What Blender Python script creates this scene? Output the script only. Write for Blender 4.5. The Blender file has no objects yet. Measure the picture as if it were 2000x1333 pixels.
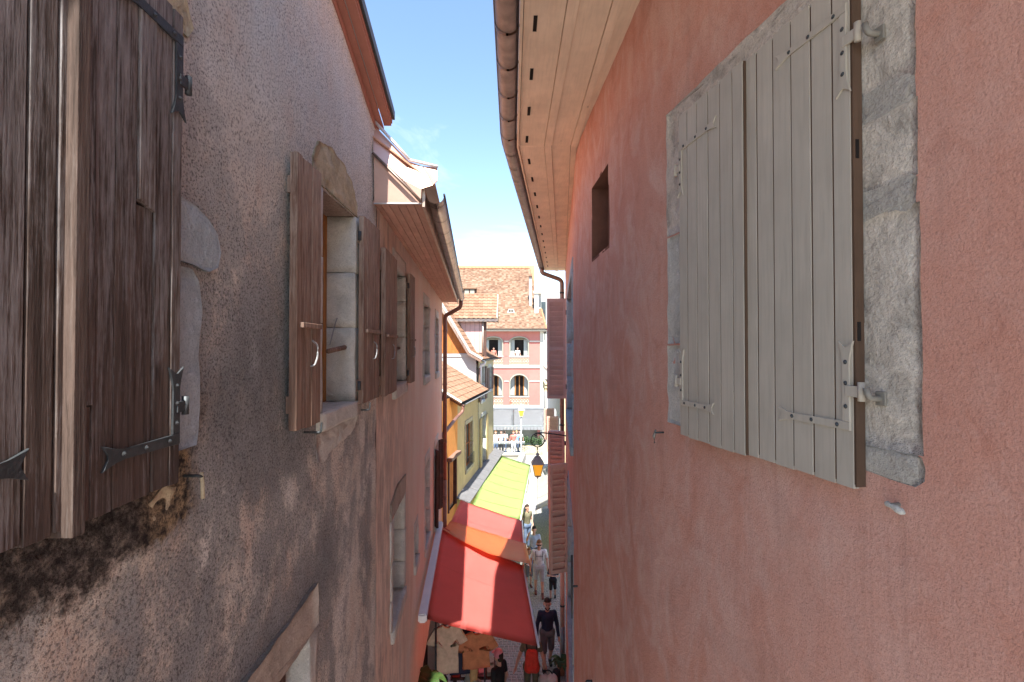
import bpy, bmesh, math, random
from mathutils import Vector, Matrix, noise as mnoise
random.seed(7)
scene = bpy.context.scene
COL = scene.collection

# ------------------------------------------------------------------ camera, sky, sun, exposure
PITCH = math.radians(0.82)
FPX = 944.4                                   # focal length in pixels of the 2000 px wide photograph
cam_d = bpy.data.cameras.new('camera'); cam = bpy.data.objects.new('camera', cam_d); COL.objects.link(cam)
cam.location = (0, 0, 0); cam.rotation_euler = (math.pi/2 + PITCH, 0, 0)
cam_d.sensor_width = 36; cam_d.lens = 36*FPX/2000; cam_d.clip_start = 0.02; cam_d.clip_end = 600
scene.camera = cam

SUN_EL, SUN_AZ = math.radians(60), math.radians(177)      # the sun stands behind the camera; azimuth from +Y, clockwise
world = bpy.data.worlds.new('World'); scene.world = world; world.use_nodes = True
wn = world.node_tree.nodes; wl = world.node_tree.links
bg = wn['Background']
sky = wn.new('ShaderNodeTexSky'); sky.sky_type = 'NISHITA'; sky.sun_disc = False
sky.sun_elevation = SUN_EL; sky.sun_rotation = SUN_AZ; sky.air_density = 1.0; sky.dust_density = .1; sky.ozone_density = 2.0
wtc = wn.new('ShaderNodeTexCoord'); wmp = wn.new('ShaderNodeMapping'); wmp.inputs['Scale'].default_value = (1.6, 1.6, 4.5); wnz = wn.new('ShaderNodeTexNoise'); wnz.inputs['Scale'].default_value = 1.9; wnz.inputs['Detail'].default_value = 7; wnz.inputs['Roughness'].default_value = .62; wnz.inputs['Distortion'].default_value = .6
wrp = wn.new('ShaderNodeValToRGB'); wrp.color_ramp.elements[0].position = .52; wrp.color_ramp.elements[0].color = (0, 0, 0, 1); wrp.color_ramp.elements[1].position = .78; wrp.color_ramp.elements[1].color = (.35, .35, .35, 1)
wmx = wn.new('ShaderNodeMix'); wmx.data_type = 'RGBA'; wmx.inputs[7].default_value = (5.6, 5.8, 6.0, 1)
wl.new(wtc.outputs['Generated'], wmp.inputs[0]); wl.new(wmp.outputs[0], wnz.inputs['Vector']); wl.new(wnz.outputs['Fac'], wrp.inputs[0]); wl.new(wrp.outputs[0], wmx.inputs[0]); wl.new(sky.outputs[0], wmx.inputs[6])   # thin veils of cloud
wl.new(wmx.outputs[2], bg.inputs[0]); bg.inputs[1].default_value = 0.08

sun_d = bpy.data.lights.new('sun', 'SUN'); sun_d.energy = 3.2; sun_d.angle = math.radians(0.5); sun_d.color = (1, .95, .87)
sun = bpy.data.objects.new('sun', sun_d); COL.objects.link(sun)
to_sun = Vector((math.sin(SUN_AZ)*math.cos(SUN_EL), math.cos(SUN_AZ)*math.cos(SUN_EL), math.sin(SUN_EL)))
sun.rotation_euler = to_sun.to_track_quat('Z', 'Y').to_euler(); sun.location = (0, -10, 30)
vs = scene.view_settings
vs.view_transform = 'Standard'; vs.look = 'None'; vs.gamma = 1; vs.use_curve_mapping = False; vs.exposure = 2.32
scene.cycles.max_bounces = 12; scene.cycles.diffuse_bounces = 8; scene.cycles.use_denoising = True
scene.cycles.sample_clamp_indirect = 6

GZ = -8.1                                      # street level, the camera being at z = 0

# ------------------------------------------------------------------ materials
class NB:
    def __init__(s, name, rough=.85, metal=0.0, spec=.3):
        s.m = bpy.data.materials.new(name); s.m.use_nodes = True
        s.t = s.m.node_tree; s.b = s.t.nodes['Principled BSDF']
        s.b.inputs['Roughness'].default_value = rough; s.b.inputs['Metallic'].default_value = metal
        s.b.inputs['Specular IOR Level'].default_value = spec
        s.tc = s.t.nodes.new('ShaderNodeTexCoord'); s.h = None
    def set(s, sock, v):
        if isinstance(v, bpy.types.NodeSocket): s.t.links.new(v, sock)
        elif isinstance(v, (tuple, list)) and len(v) == 3 and sock.type == 'RGBA': sock.default_value = (*v, 1)
        else: sock.default_value = v
    def coord(s, scale=(1, 1, 1), rand=True):
        mp = s.t.nodes.new('ShaderNodeMapping'); s.t.links.new(s.tc.outputs['Object'], mp.inputs[0]); mp.inputs['Scale'].default_value = scale
        if rand:
            oi = s.t.nodes.new('ShaderNodeObjectInfo'); ml = s.t.nodes.new('ShaderNodeMath'); ml.operation = 'MULTIPLY'; ml.inputs[1].default_value = 57
            s.t.links.new(oi.outputs['Random'], ml.inputs[0]); s.t.links.new(ml.outputs[0], mp.inputs['Location'])
        return mp.outputs[0]
    def rand(s):
        return s.t.nodes.new('ShaderNodeObjectInfo').outputs['Random']
    def noise(s, vec, scale, detail=4, rough=.55, dist=0):
        n = s.t.nodes.new('ShaderNodeTexNoise'); s.t.links.new(vec, n.inputs['Vector'])
        n.inputs['Scale'].default_value = scale; n.inputs['Detail'].default_value = detail
        n.inputs['Roughness'].default_value = rough; n.inputs['Distortion'].default_value = dist
        return n.outputs['Fac']
    def voro(s, vec, scale, feature='F1'):
        n = s.t.nodes.new('ShaderNodeTexVoronoi'); n.feature = feature; s.t.links.new(vec, n.inputs['Vector']); n.inputs['Scale'].default_value = scale
        return n.outputs['Distance']
    def ramp(s, fac, stops):
        r = s.t.nodes.new('ShaderNodeValToRGB'); s.t.links.new(fac, r.inputs[0]); e = r.color_ramp.elements
        while len(e) < len(stops): e.new(.5)
        for k, (p, c) in zip(e, stops):
            k.position = p; k.color = (c, c, c, 1) if not isinstance(c, tuple) else (*c, 1)
        return r.outputs[0]
    def mix(s, fac, a, b, mode='MIX'):
        n = s.t.nodes.new('ShaderNodeMix'); n.data_type = 'RGBA'; n.blend_type = mode
        s.set(n.inputs[0], fac); s.set(n.inputs[6], a); s.set(n.inputs[7], b); return n.outputs[2]
    def math(s, op, a, b=0.0):
        n = s.t.nodes.new('ShaderNodeMath'); n.operation = op; s.set(n.inputs[0], a); s.set(n.inputs[1], b); return n.outputs[0]
    def sep(s, vec):
        n = s.t.nodes.new('ShaderNodeSeparateXYZ'); s.t.links.new(vec, n.inputs[0]); return n.outputs
    def bump(s, height, strength, dist):
        n = s.t.nodes.new('ShaderNodeBump'); s.t.links.new(height, n.inputs['Height'])
        n.inputs['Strength'].default_value = strength; n.inputs['Distance'].default_value = dist
        if s.h is not None: s.t.links.new(s.h, n.inputs['Normal'])
        s.h = n.outputs[0]; s.t.links.new(s.h, s.b.inputs['Normal'])
    def col(s, c): s.set(s.b.inputs['Base Color'], c); return s
    def band(s, v, lo, hi, soft):
        """1 between lo and hi, falling to 0 over soft"""
        r1 = s.t.nodes.new('ShaderNodeMapRange'); s.set(r1.inputs[0], v); r1.inputs[1].default_value = lo-soft; r1.inputs[2].default_value = lo+soft
        r2 = s.t.nodes.new('ShaderNodeMapRange'); s.set(r2.inputs[0], v); r2.inputs[1].default_value = hi-soft; r2.inputs[2].default_value = hi+soft; r2.inputs[3].default_value = 1; r2.inputs[4].default_value = 0
        return s.math('MULTIPLY', r1.outputs[0], r2.outputs[0])

M = {}
def simple(name, c, rough=.7, metal=0., spec=.3, var=.18, sc=6, bsc=60, bs=.15, stretch=(1, 1, 1)):
    n = NB(name, rough, metal, spec); v = n.coord(stretch)
    f = n.noise(v, sc, 5, .6)
    lo = tuple(max(0, x*(1-var)) for x in c); hi = tuple(min(1, x*(1+var)) for x in c)
    n.col(n.ramp(f, [(.3, lo), (.7, hi)]))
    if bs: n.bump(n.noise(v, bsc, 3), bs, .004)
    M[name] = n.m; return n

def stained_render():                          # the near house: pale render under dark grey weather stains, pink-beige showing through
    n = NB('stained_render', .95, 0, .15); v = n.coord((1, 1, 1), False); vs_ = n.coord((1.1, 1.1, .75), False); o = n.sep(n.tc.outputs['Object'])
    big = n.noise(vs_, 1.5, 3, .6, .6); mid = n.noise(vs_, 5.0, 7, .7, .4); fine = n.noise(v, 110, 3, .75); gr = n.noise(v, 48, 5, .8)
    base = n.ramp(n.noise(vs_, 3.1, 5, .65), [(.34, (.66, .54, .45)), (.5, (.70, .64, .56)), (.66, (.77, .75, .70))])
    base = n.mix(n.ramp(gr, [(.5, 0.), (.66, .9)]), base, n.mix(.35, base, (.92, .87, .8)))
    st = n.math('ADD', n.math('MULTIPLY', big, .62), n.math('MULTIPLY', mid, .46))
    st = n.math('ADD', st, n.math('MULTIPLY', n.math('SUBTRACT', gr, .5), .20))
    top = n.band(n.math('ADD', o[2], n.math('MULTIPLY', big, 1.1)), 1.15, 9, .55)         # washed clean under the eave
    st = n.math('SUBTRACT', st, n.math('MULTIPLY', top, .09))
    away = n.band(n.math('ADD', o[1], n.math('MULTIPLY', mid, .8)), 3.7, 60, .9)           # stain thins towards the next house
    st = n.math('SUBTRACT', st, n.math('MULTIPLY', away, .12))
    stain = n.ramp(st, [(.46, 0.), (.53, .75), (.61, 1.)])
    c = n.mix(stain, base, n.ramp(mid, [(.35, (.185, .192, .195)), (.65, (.37, .375, .37))]))
    pale = n.math('MULTIPLY', top, n.ramp(mid, [(.35, .25), (.6, .8)]))
    c = n.mix(pale, c, (.70, .69, .65))
    # broken render below the shutters: rubble and dark mortar
    zz = n.math('ADD', o[2], n.math('MULTIPLY', n.noise(v, 4, 4, .6), .34)); zz = n.math('ADD', zz, n.math('MULTIPLY', n.noise(v, 22, 4, .7), .10))
    rub = n.math('MULTIPLY', n.band(zz, -.345, .2, .02), n.band(n.math('ADD', o[1], n.math('MULTIPLY', mid, .2)), -3, 1.70, .04))
    rn = n.noise(v, 26, 6, .7, 0)
    rc = n.ramp(rn, [(.34, (.028, .024, .023)), (.47, (.075, .064, .058)), (.57, (.17, .145, .125)), (.70, (.36, .31, .25))])
    rc = n.mix(n.math('MULTIPLY', n.band(o[1], 1.38, 1.62, .05), n.ramp(rn, [(.4, 0.), (.6, .7)])), rc, (.55, .40, .22))
    c = n.mix(rub, c, rc)
    c = n.mix(n.ramp(fine, [(.38, 1.), (.5, 0.)]), c, n.mix(.66, c, (.02, .018, .018)))
    n.col(c)
    n.bump(n.noise(v, 14, 4, .6), .25, .03); n.bump(gr, .6, .02); n.bump(fine, .7, .01)
    n.bump(n.math('MULTIPLY', rub, rn), .6, .04)
    M['stained_render'] = n.m
stained_render()

def pinkish_render():
    n = NB('pinkish_render', .95, 0, .15); v = n.coord((1, 1, 1), False); vs_ = n.coord((1.3, 1.3, .45), False); o = n.sep(n.tc.outputs['Object'])
    big = n.noise(vs_, 1.6, 5, .62, .4); mid = n.noise(vs_, 6, 6, .66); fine = n.noise(v, 80, 4, .75)
    c = n.ramp(big, [(.3, (.74, .56, .45)), (.5, (.78, .64, .53)), (.7, (.80, .71, .62))])
    far = n.band(n.math('ADD', o[1], n.math('MULTIPLY', mid, 1.5)), 9.3, 60, 1.6)
    c = n.mix(n.math('MULTIPLY', far, .4), c, (.70, .38, .28))
    near = n.band(n.math('ADD', o[1], n.math('MULTIPLY', mid, 1.6)), -10, 6.2, 1.2)
    c = n.mix(n.math('MULTIPLY', near, n.ramp(mid, [(.42, 0.), (.62, .6)])), c, (.22, .20, .19))
    c = n.mix(n.ramp(fine, [(.25, .4), (.5, 0.)]), c, (.12, .10, .09)); n.col(c)
    n.bump(n.noise(v, 12, 4, .6), .3, .03); n.bump(fine, .55, .007)
    M['pinkish_render'] = n.m
pinkish_render()

def rose_render():                             # the house on the right: rose lime wash brushed over trowelled render
    n = NB('rose_render', .95, 0, .12); v = n.coord((1, 1, 1), False); vs_ = n.coord((1, 1, .6), False); o = n.sep(n.tc.outputs['Object'])
    big = n.noise(vs_, 1.2, 4, .6, .6); mid = n.noise(vs_, 4.2, 6, .68, 1.0); fine = n.noise(v, 170, 3, .75); gr = n.noise(v, 105, 4, .72)
    c = n.ramp(big, [(.3, (.58, .275, .205)), (.5, (.62, .325, .255)), (.7, (.64, .365, .295))])
    wash = n.ramp(n.math('ADD', mid, n.math('MULTIPLY', n.math('SUBTRACT', gr, .5), .2)), [(.42, 0.), (.64, .8)])
    mid_skylight = n.band(n.math('ADD', o[1], n.math('MULTIPLY', big, 1.2)), 2.6, 9.5, .9)  # middle stretch, where mauve skylight is put into the wash colour
    c = n.mix(n.math('MULTIPLY', wash, n.math('ADD', n.math('MULTIPLY', mid_skylight, .5), .28)), c, (.69, .49, .43))
    c = n.mix(n.ramp(n.noise(vs_, 7, 6, .72, .8), [(.52, 0.), (.70, .5)]), c, (.50, .215, .155))
    streak = n.noise(n.coord((3, 3, .25), False), 3.0, 5, .7); c = n.mix(n.ramp(streak, [(.58, 0.), (.72, .35)]), c, (.42, .24, .20))
    patch = n.ramp(n.noise(v, 1.7, 2, .5, 1.6), [(.60, 0.), (.63, 1.)]); c = n.mix(n.math('MULTIPLY', patch, .22), c, (.46, .27, .22))
    drip = n.math('MULTIPLY', n.ramp(n.noise(n.coord((1, 1, .05), False), 26, 4, .7), [(.5, 0.), (.68, .22)]), n.band(n.math('ADD', o[2], n.math('MULTIPLY', mid, .5)), -.75, -.10, .22))
    c = n.mix(n.math('MULTIPLY', drip, n.band(o[1], 1.0, 2.5, .1)), c, (.33, .17, .13))
    c = n.mix(n.ramp(fine, [(.33, .5), (.5, 0.)]), c, n.mix(.6, c, (.10, .03, .02)))
    c = n.mix(n.ramp(gr, [(.58, 0.), (.75, .35)]), c, (.74, .52, .45)); n.col(c)
    n.bump(n.noise(v, 5, 4, .6), .18, .04); n.bump(n.noise(v, 26, 4, .65), .15, .012); n.bump(gr, .4, .012); n.bump(fine, .4, .006)
    M['rose_render'] = n.m
rose_render()

def old_stone(name, c, dark=.45, sc=7):
    n = NB(name, .95, 0, .15); v = n.coord()
    a = n.noise(v, sc, 6, .68, .6); f = n.noise(v, 140, 4, .7); g = n.noise(v, 32, 5, .7)
    cc = n.ramp(a, [(.3, tuple(x*dark for x in c)), (.5, tuple(x*.85 for x in c)), (.66, c)])
    cc = n.mix(n.ramp(g, [(.58, 0.), (.7, .5)]), cc, tuple(min(1, x*1.35) for x in c))
    cc = n.mix(n.ramp(f, [(.3, .5), (.5, 0.)]), cc, tuple(x*.3 for x in c)); n.col(cc)
    n.bump(a, .5, .03); n.bump(g, .6, .015); n.bump(f, .5, .005); M[name] = n.m
old_stone('jamb_stone', (.66, .645, .59), .66, 5); old_stone('surround_stone', (.68, .61, .53), .42, 8); old_stone('ochre_stone', (.56, .48, .33), .5, 10)
old_stone('blue_stone', (.43, .51, .56), .72, 9); old_stone('mortar', (.50, .465, .42), .85, 5); old_stone('lintel_stone', (.50, .43, .36), .6, 6)

def aged_wood(name, dark, pale, amount=.5, zref=None):
    n = NB(name, .85, 0, .2); v = n.coord((1, 1, .05)); v2 = n.coord((1, 1, .3)); o = n.sep(n.tc.outputs['Object'])
    g = n.noise(v, 120, 4, .7, .25); g2 = n.noise(v, 45, 4, .6, .4); w = n.noise(v2, 11, 7, .75, .3); w2 = n.noise(v2, 34, 5, .72)
    k = n.math('ADD', n.math('MULTIPLY', w, .46), n.math('MULTIPLY', g, .58))
    if zref is not None:
        z = n.t.nodes.new('ShaderNodeMapRange'); n.set(z.inputs[0], o[2]); z.inputs[1].default_value = zref[0]; z.inputs[2].default_value = zref[1]; z.inputs[3].default_value = -.10; z.inputs[4].default_value = .10
        k = n.math('ADD', k, z.outputs[0])
    k = n.math('ADD', k, n.math('MULTIPLY', n.math('SUBTRACT', n.rand(), .5), .07))
    f = n.ramp(k, [(.60-amount*.24, 0.), (.70-amount*.24, .5), (.84-amount*.2, 1.)])
    d = n.ramp(g2, [(.3, tuple(x*.55 for x in dark)), (.7, tuple(x*1.3 for x in dark))])
    p = n.ramp(w2, [(.3, tuple(x*.6 for x in pale)), (.65, pale)])
    c = n.mix(f, d, p); c = n.mix(n.ramp(g, [(.3, .7), (.46, 0.)]), c, tuple(x*.25 for x in dark))
    kn = n.voro(n.coord((1, 1, .4)), 5.5); c = n.mix(n.ramp(kn, [(.03, .85), (.085, 0.)]), c, tuple(x*.3 for x in dark)); n.col(c)
    n.bump(g, .75, .006); n.bump(w2, .3, .008); M[name] = n.m
aged_wood('weathered_wood', (.092, .067, .057), (.30, .288, .292), .62, (-.5, 1.0)); aged_wood('strip_wood', (.10, .07, .058), (.20, .165, .15), .4)
aged_wood('brown_wood', (.24, .15, .112), (.46, .37, .31), .5, (-.4, .95))
aged_wood('orange_wood', (.36, .155, .05), (.5, .26, .10), .4)
aged_wood('dark_wood', (.10, .055, .045), (.2, .13, .10), .3)

def planed(name, c, stretch, var=.12, rough=.7, grain=.25):
    n = NB(name, rough, 0, .25); v = n.coord(stretch); v0 = n.coord()
    g = n.noise(v, 60, 4, .6, .3); w = n.noise(v0, 3.5, 4, .6)
    cc = n.ramp(w, [(.3, tuple(x*(1-var) for x in c)), (.7, tuple(min(1, x*(1+var)) for x in c))])
    cc = n.mix(n.ramp(g, [(.3, grain), (.55, 0.)]), cc, tuple(x*.6 for x in c))
    kn = n.voro(n.coord(tuple(max(.4, t) for t in stretch)), 4.5); cc = n.mix(n.ramp(kn, [(.02, .6), (.05, 0.)]), cc, tuple(x*.35 for x in c))
    br = n.math('MULTIPLY', n.math('SUBTRACT', n.rand(), .5), .25); cc = n.mix(n.math('ABSOLUTE', br), cc, tuple(x*.6 for x in c)); n.col(cc)
    n.bump(g, .3, .003); M[name] = n.m
planed('soffit_pine', (.74, .60, .46), (1, .08, 1)); planed('soffit_brown', (.54, .32, .25), (1, .1, 1), .15, .8, .5)
planed('grey_paint', (.475, .43, .365), (1, 1, .06), .09, .65, .3); planed('grey_paint_edge', (.10, .06, .04), (1, 1, .06), .25, .8, .4)
planed('mauve_paint', (.56, .39, .36), (1, 1, .2), .1, .7, .2); planed('red_paint', (.36, .155, .115), (1, .1, 1), .1, .7, .2)
planed('salmon_paint', (.64, .40, .33), (1, 1, .2), .1, .7, .2); planed('gable_board', (.50, .17, .045), (1, 1, .1), .2, .75, .5)
planed('pale_shutter', (.38, .40, .38), (1, 1, .2), .05, .6, .1)

simple('iron', (.055, .062, .068), .55, .55, .5, .25, 30, 120, .35)
simple('grey_iron', (.24, .225, .195), .6, .2, .4, .12, 20, 120, .3)
simple('slate_sheet', (.15, .15, .155), .6, .1, .4, .15, 5, 60, .1); simple('niche_shade', (.20, .095, .07), .95, 0, .1, .2, 5, 60, .4); simple('zinc', (.30, .31, .32), .5, .5, .5, .12, 8, 60, .08); simple('white_metal', (.72, .74, .76), .4, .2, .5, .05, 6, 60, .03)
simple('copper_sheet', (.60, .39, .31), .42, .55, .5, .12, 3.5, 40, .06)
simple('copper_gutter', (.25, .185, .155), .48, .6, .5, .25, 9, 90, .12); simple('pale_copper', (.50, .40, .33), .42, .6, .5, .2, 9, 90, .1)
simple('pipe_brown', (.24, .125, .095), .5, .4, .4, .2, 7, 60, .1)
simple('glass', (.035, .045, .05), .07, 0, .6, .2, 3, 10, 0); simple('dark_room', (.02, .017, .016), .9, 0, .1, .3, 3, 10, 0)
simple('red_cloth', (.86, .25, .22), .75, 0, .2, .05, 2, 500, .12); simple('lime_cloth', (.52, .66, .26), .75, 0, .2, .05, 2, 500, .1)
simple('sunlit_overlap', (.88, .27, .09), .3, 0, .5, .06, 2, 14, .15); simple('white_cloth', (.62, .61, .57), .85, 0, .2, .08, 3, 60, .2); simple('grey_cloth', (.32, .33, .34), .85, 0, .2, .04, 2, 60, .1)

def thin(name, amt):
    m = M[name]; t = m.node_tree; b = t.nodes['Principled BSDF']; out = t.nodes['Material Output']; tr = t.nodes.new('ShaderNodeBsdfTranslucent'); mx = t.nodes.new('ShaderNodeMixShader'); mx.inputs[0].default_value = amt
    t.links.new(b.inputs['Base Color'].links[0].from_socket, tr.inputs[0]); t.links.new(b.outputs[0], mx.inputs[1]); t.links.new(tr.outputs[0], mx.inputs[2]); t.links.new(mx.outputs[0], out.inputs[0])
for k in ('red_cloth', 'lime_cloth', 'sunlit_overlap', 'white_cloth', 'grey_cloth'): thin(k, .3)
simple('lime_pale', (.72, .72, .42), .75, 0, .2, .05, 2, 300, .1)
simple('orange_render', (.68, .30, .085), .93, 0, .15, .16, 1.6, 60, .4); simple('yellow_render', (.56, .43, .22), .93, 0, .15, .14, 1.6, 60, .4)
simple('cream_render', (.62, .52, .32), .93, 0, .15, .1, 1.6, 60, .4); simple('white_render', (.46, .455, .43), .93, 0, .15, .08, 2, 60, .3)
simple('pink_facade', (.45, .175, .148), .93, 0, .15, .1, .8, 30, .3); simple('white_band', (.52, .49, .43), .9, 0, .15, .05, 2, 40, .1)
simple('arch_recess', (.32, .31, .25), .93, 0, .15, .12, 2, 40, .2); simple('terracotta', (.38, .19, .105), .9, 0, .15, .2, 5, 40, .2)
simple('green_grey', (.30, .34, .33), .5, .3, .5, .1, 6, 40, .05)
def tile_mat(name, a, b, c):
    n = NB(name, .92, 0, .15); r = n.rand(); v = n.coord(); 
    cc = n.ramp(n.math('ADD', n.math('MULTIPLY', r, .4), n.math('MULTIPLY', n.noise(v, 3.2, 5, .7), .55)), [(.2, a), (.5, b), (.85, c)])
    cc = n.mix(n.ramp(n.noise(v, 25, 5, .7), [(.5, 0.), (.7, .4)]), cc, tuple(x*.55 for x in a)); n.col(cc); n.bump(n.noise(v, 60, 3), .3, .01); M[name] = n.m
tile_mat('roof_tile', (.21, .115, .073), (.275, .162, .105), (.33, .22, .155)); tile_mat('red_roof_tile', (.50, .26, .17), (.58, .33, .23), (.62, .39, .29))
def far_tile():
    n = NB('far_tile', .92, 0, .15); v = n.coord((1, 1, 1), False)
    cell = n.t.nodes.new('ShaderNodeTexWhiteNoise'); sn = n.t.nodes.new('ShaderNodeVectorMath'); sn.operation = 'SNAP'
    n.t.links.new(v, sn.inputs[0]); sn.inputs[1].default_value = (.21, 9, .155); n.t.links.new(sn.outputs[0], cell.inputs[0])
    k = n.math('ADD', n.math('MULTIPLY', cell.outputs[0], .55), n.math('MULTIPLY', n.noise(v, .55, 5, .65), .6))
    n.col(n.ramp(k, [(.25, (.15, .085, .057)), (.5, (.20, .122, .08)), (.7, (.235, .155, .105)), (.9, (.26, .20, .145))])); M['far_tile'] = n.m
far_tile()
def sett_mat():
    n = NB('sett', .8, 0, .3); v = n.coord((1, 1, 1), False)
    c = n.ramp(n.voro(v, 9), [(.1, (.20, .195, .19)), (.5, (.28, .27, .255))]); c = n.mix(n.ramp(n.noise(v, 1.3, 4), [(.4, 0.), (.7, .4)]), c, (.33, .31, .28)); n.col(c)
    n.bump(n.noise(v, 40, 4), .4, .01); M['sett'] = n.m
sett_mat()
def flag_mat():
    n = NB('square_stone', .85, 0, .2); v = n.coord((1, 1, 1), False)
    n.col(n.ramp(n.noise(v, 1.2, 6, .7), [(.3, (.28, .26, .215)), (.7, (.37, .345, .30))])); n.bump(n.voro(v, 3), .3, .02); M['square_stone'] = n.m
flag_mat()
def amber():
    n = NB('amber_glass', .25, 0, .5); n.col((.88, .52, .05)); n.b.inputs['Emission Color'].default_value = (1, .5, .04, 1); n.b.inputs['Emission Strength'].default_value = .12; M['amber_glass'] = n.m
amber()
for nm, c in dict(skin=(.52, .30, .22), hair_dark=(.035, .025, .02), hair_ginger=(.22, .10, .045), hair_blond=(.42, .26, .12), navy=(.028, .03, .055), grey_shorts=(.13, .125, .125),
                  white_shirt=(.66, .64, .62), khaki_shorts=(.42, .43, .44), brown_shoe=(.14, .05, .045), black_cloth=(.02, .02, .022), pale_blue=(.36, .42, .52), denim=(.10, .14, .22),
                  red_bag=(.55, .06, .04), olive=(.14, .13, .085), pink_cap=(.62, .26, .30), beige=(.52, .42, .31), teal_grey=(.32, .35, .30), coral=(.60, .17, .13), sky_blue=(.22, .38, .55), rust=(.45, .19, .09), canvas=(.60, .55, .50), clay=(.42, .20, .12)).items():
    simple(nm, c, .8, 0, .2, .2, 9, 16, .6)
simple('leaf', (.028, .062, .014), .55, 0, .35, .35, 14, 60, .1); simple('leaf_dark', (.05, .095, .035), .6, 0, .3, .4, 9, 60, .1)

# ------------------------------------------------------------------ mesh helpers
def ray(px, py):
    a = (px-1000)/FPX; v = -(py-666.5)/FPX
    return Vector((a, math.cos(PITCH)-v*math.sin(PITCH), math.sin(PITCH)+v*math.cos(PITCH)))
def attach(o, parent):
    if parent is not None:
        o.parent = parent
        if parent.type == 'EMPTY': o.matrix_parent_inverse = Matrix.Translation(-parent.location)
    return o
def mesh(name, verts, faces, mat, parent=None, smooth=False, kind=None):
    me = bpy.data.meshes.new(name); me.from_pydata([tuple(v) for v in verts], [], faces); me.update()
    if mat: me.materials.append(M[mat])
    if smooth: me.polygons.foreach_set('use_smooth', [True]*len(me.polygons))
    o = bpy.data.objects.new(name, me); COL.objects.link(o)
    if kind: o['kind'] = kind
    return attach(o, parent)
def thing(name, label, cat, loc, group=None):
    e = bpy.data.objects.new(name, None); COL.objects.link(e); e.location = loc; e.empty_display_size = .2
    e['label'] = label; e['category'] = cat
    if group: e['group'] = group
    return e
def tag(o, label, cat, group=None):
    o['label'] = label; o['category'] = cat
    if group: o['group'] = group
    return o
class Frame:
    """a vertical plane: u runs along it, w out of it towards the street, z is up"""
    def __init__(s, O, d, flip=1):
        s.O = Vector(O); s.d = Vector(d).normalized(); s.n = Vector((s.d.y, -s.d.x))*flip
    def P(s, u, w, z): p = s.O+s.d*u+s.n*w; return Vector((p.x, p.y, z))
    def uY(s, Y): return (Y-s.O.y)/s.d.y
    def pix(s, px, py, w=0):
        r = ray(px, py); r2 = Vector((r.x, r.y)); t = (s.O.dot(s.n)+w)/r2.dot(s.n); p = r2*t
        return ((p-s.O).dot(s.d), r.z*t)
def from_bm(name, bm, mat, parent=None, smooth=False, kind=None):
    me = bpy.data.meshes.new(name); bmesh.ops.recalc_face_normals(bm, faces=bm.faces); bm.to_mesh(me); bm.free()
    if mat: me.materials.append(M[mat])
    if smooth: me.polygons.foreach_set('use_smooth', [True]*len(me.polygons))
    o = bpy.data.objects.new(name, me); COL.objects.link(o)
    if kind: o['kind'] = kind
    return attach(o, parent)
CUBE_F = [(0, 1, 3, 2), (4, 6, 7, 5), (0, 4, 5, 1), (2, 3, 7, 6), (0, 2, 6, 4), (1, 5, 7, 3)]
def hexa(bm, P8):
    vs_ = [bm.verts.new(p) for p in P8]
    return [bm.faces.new([vs_[i] for i in f]) for f in CUBE_F]
def box8(F, u0, u1, w0, w1, z0, z1): return [F.P(u, w, z) for u in (u0, u1) for w in (w0, w1) for z in (z0, z1)]
def box(name, F, u0, u1, w0, w1, z0, z1, mat, parent=None, bevel=0.0, kind=None):
    bm = bmesh.new(); hexa(bm, box8(F, u0, u1, w0, w1, z0, z1))
    if bevel: bmesh.ops.bevel(bm, geom=bm.edges[:], offset=bevel, segments=2, affect='EDGES', profile=.6)
    return from_bm(name, bm, mat, parent, kind=kind)
def prism(name, F, pts, w0, w1, mat, parent=None, nails=(), bevel=0.0):
    bm = bmesh.new(); A = [bm.verts.new(F.P(u, w0, z)) for u, z in pts]; B = [bm.verts.new(F.P(u, w1, z)) for u, z in pts]
    bm.faces.new(A); bm.faces.new(B[::-1]); k = len(pts)
    for i in range(k): bm.faces.new((A[i], A[(i+1) % k], B[(i+1) % k], B[i]))
    if bevel: bmesh.ops.bevel(bm, geom=[e for e in bm.edges if all(v in B for v in e.verts)], offset=bevel, segments=1, affect='EDGES')
    for u, z in nails:
        ring = []; nb = bmesh.new()
        for j in range(8):
            a = j*math.pi/4; ring.append(nb.verts.new(F.P(u+.007*math.cos(a), w1+.0005, z+.007*math.sin(a))))
        t = nb.verts.new(F.P(u, w1+.006, z))
        for j in range(8): nb.faces.new((ring[j], ring[(j+1) % 8], t))
        from_bm('nail', nb, 'iron', parent)
    return from_bm(name, bm, mat, parent)
def rough_box(name, F, u0, u1, w0, w1, z0, z1, mat, parent=None, amp=.006, cuts=5, fr=9.0, keep_w=False):
    bm = bmesh.new(); hexa(bm, box8(F, u0, u1, w0, w1, z0, z1)); bmesh.ops.subdivide_edges(bm, edges=bm.edges[:], cuts=cuts, use_grid_fill=True)
    c = F.P((u0+u1)/2, (w0+w1)/2, (z0+z1)/2)
    for v in bm.verts:
        n = mnoise.noise_vector(v.co*fr+Vector((u0*3, z0*7, 1))); dd = (v.co-c)
        v.co += n*amp - dd*.0
        q = v.co-c; 
    return from_bm(name, bm, mat, parent, smooth=True)
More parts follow.
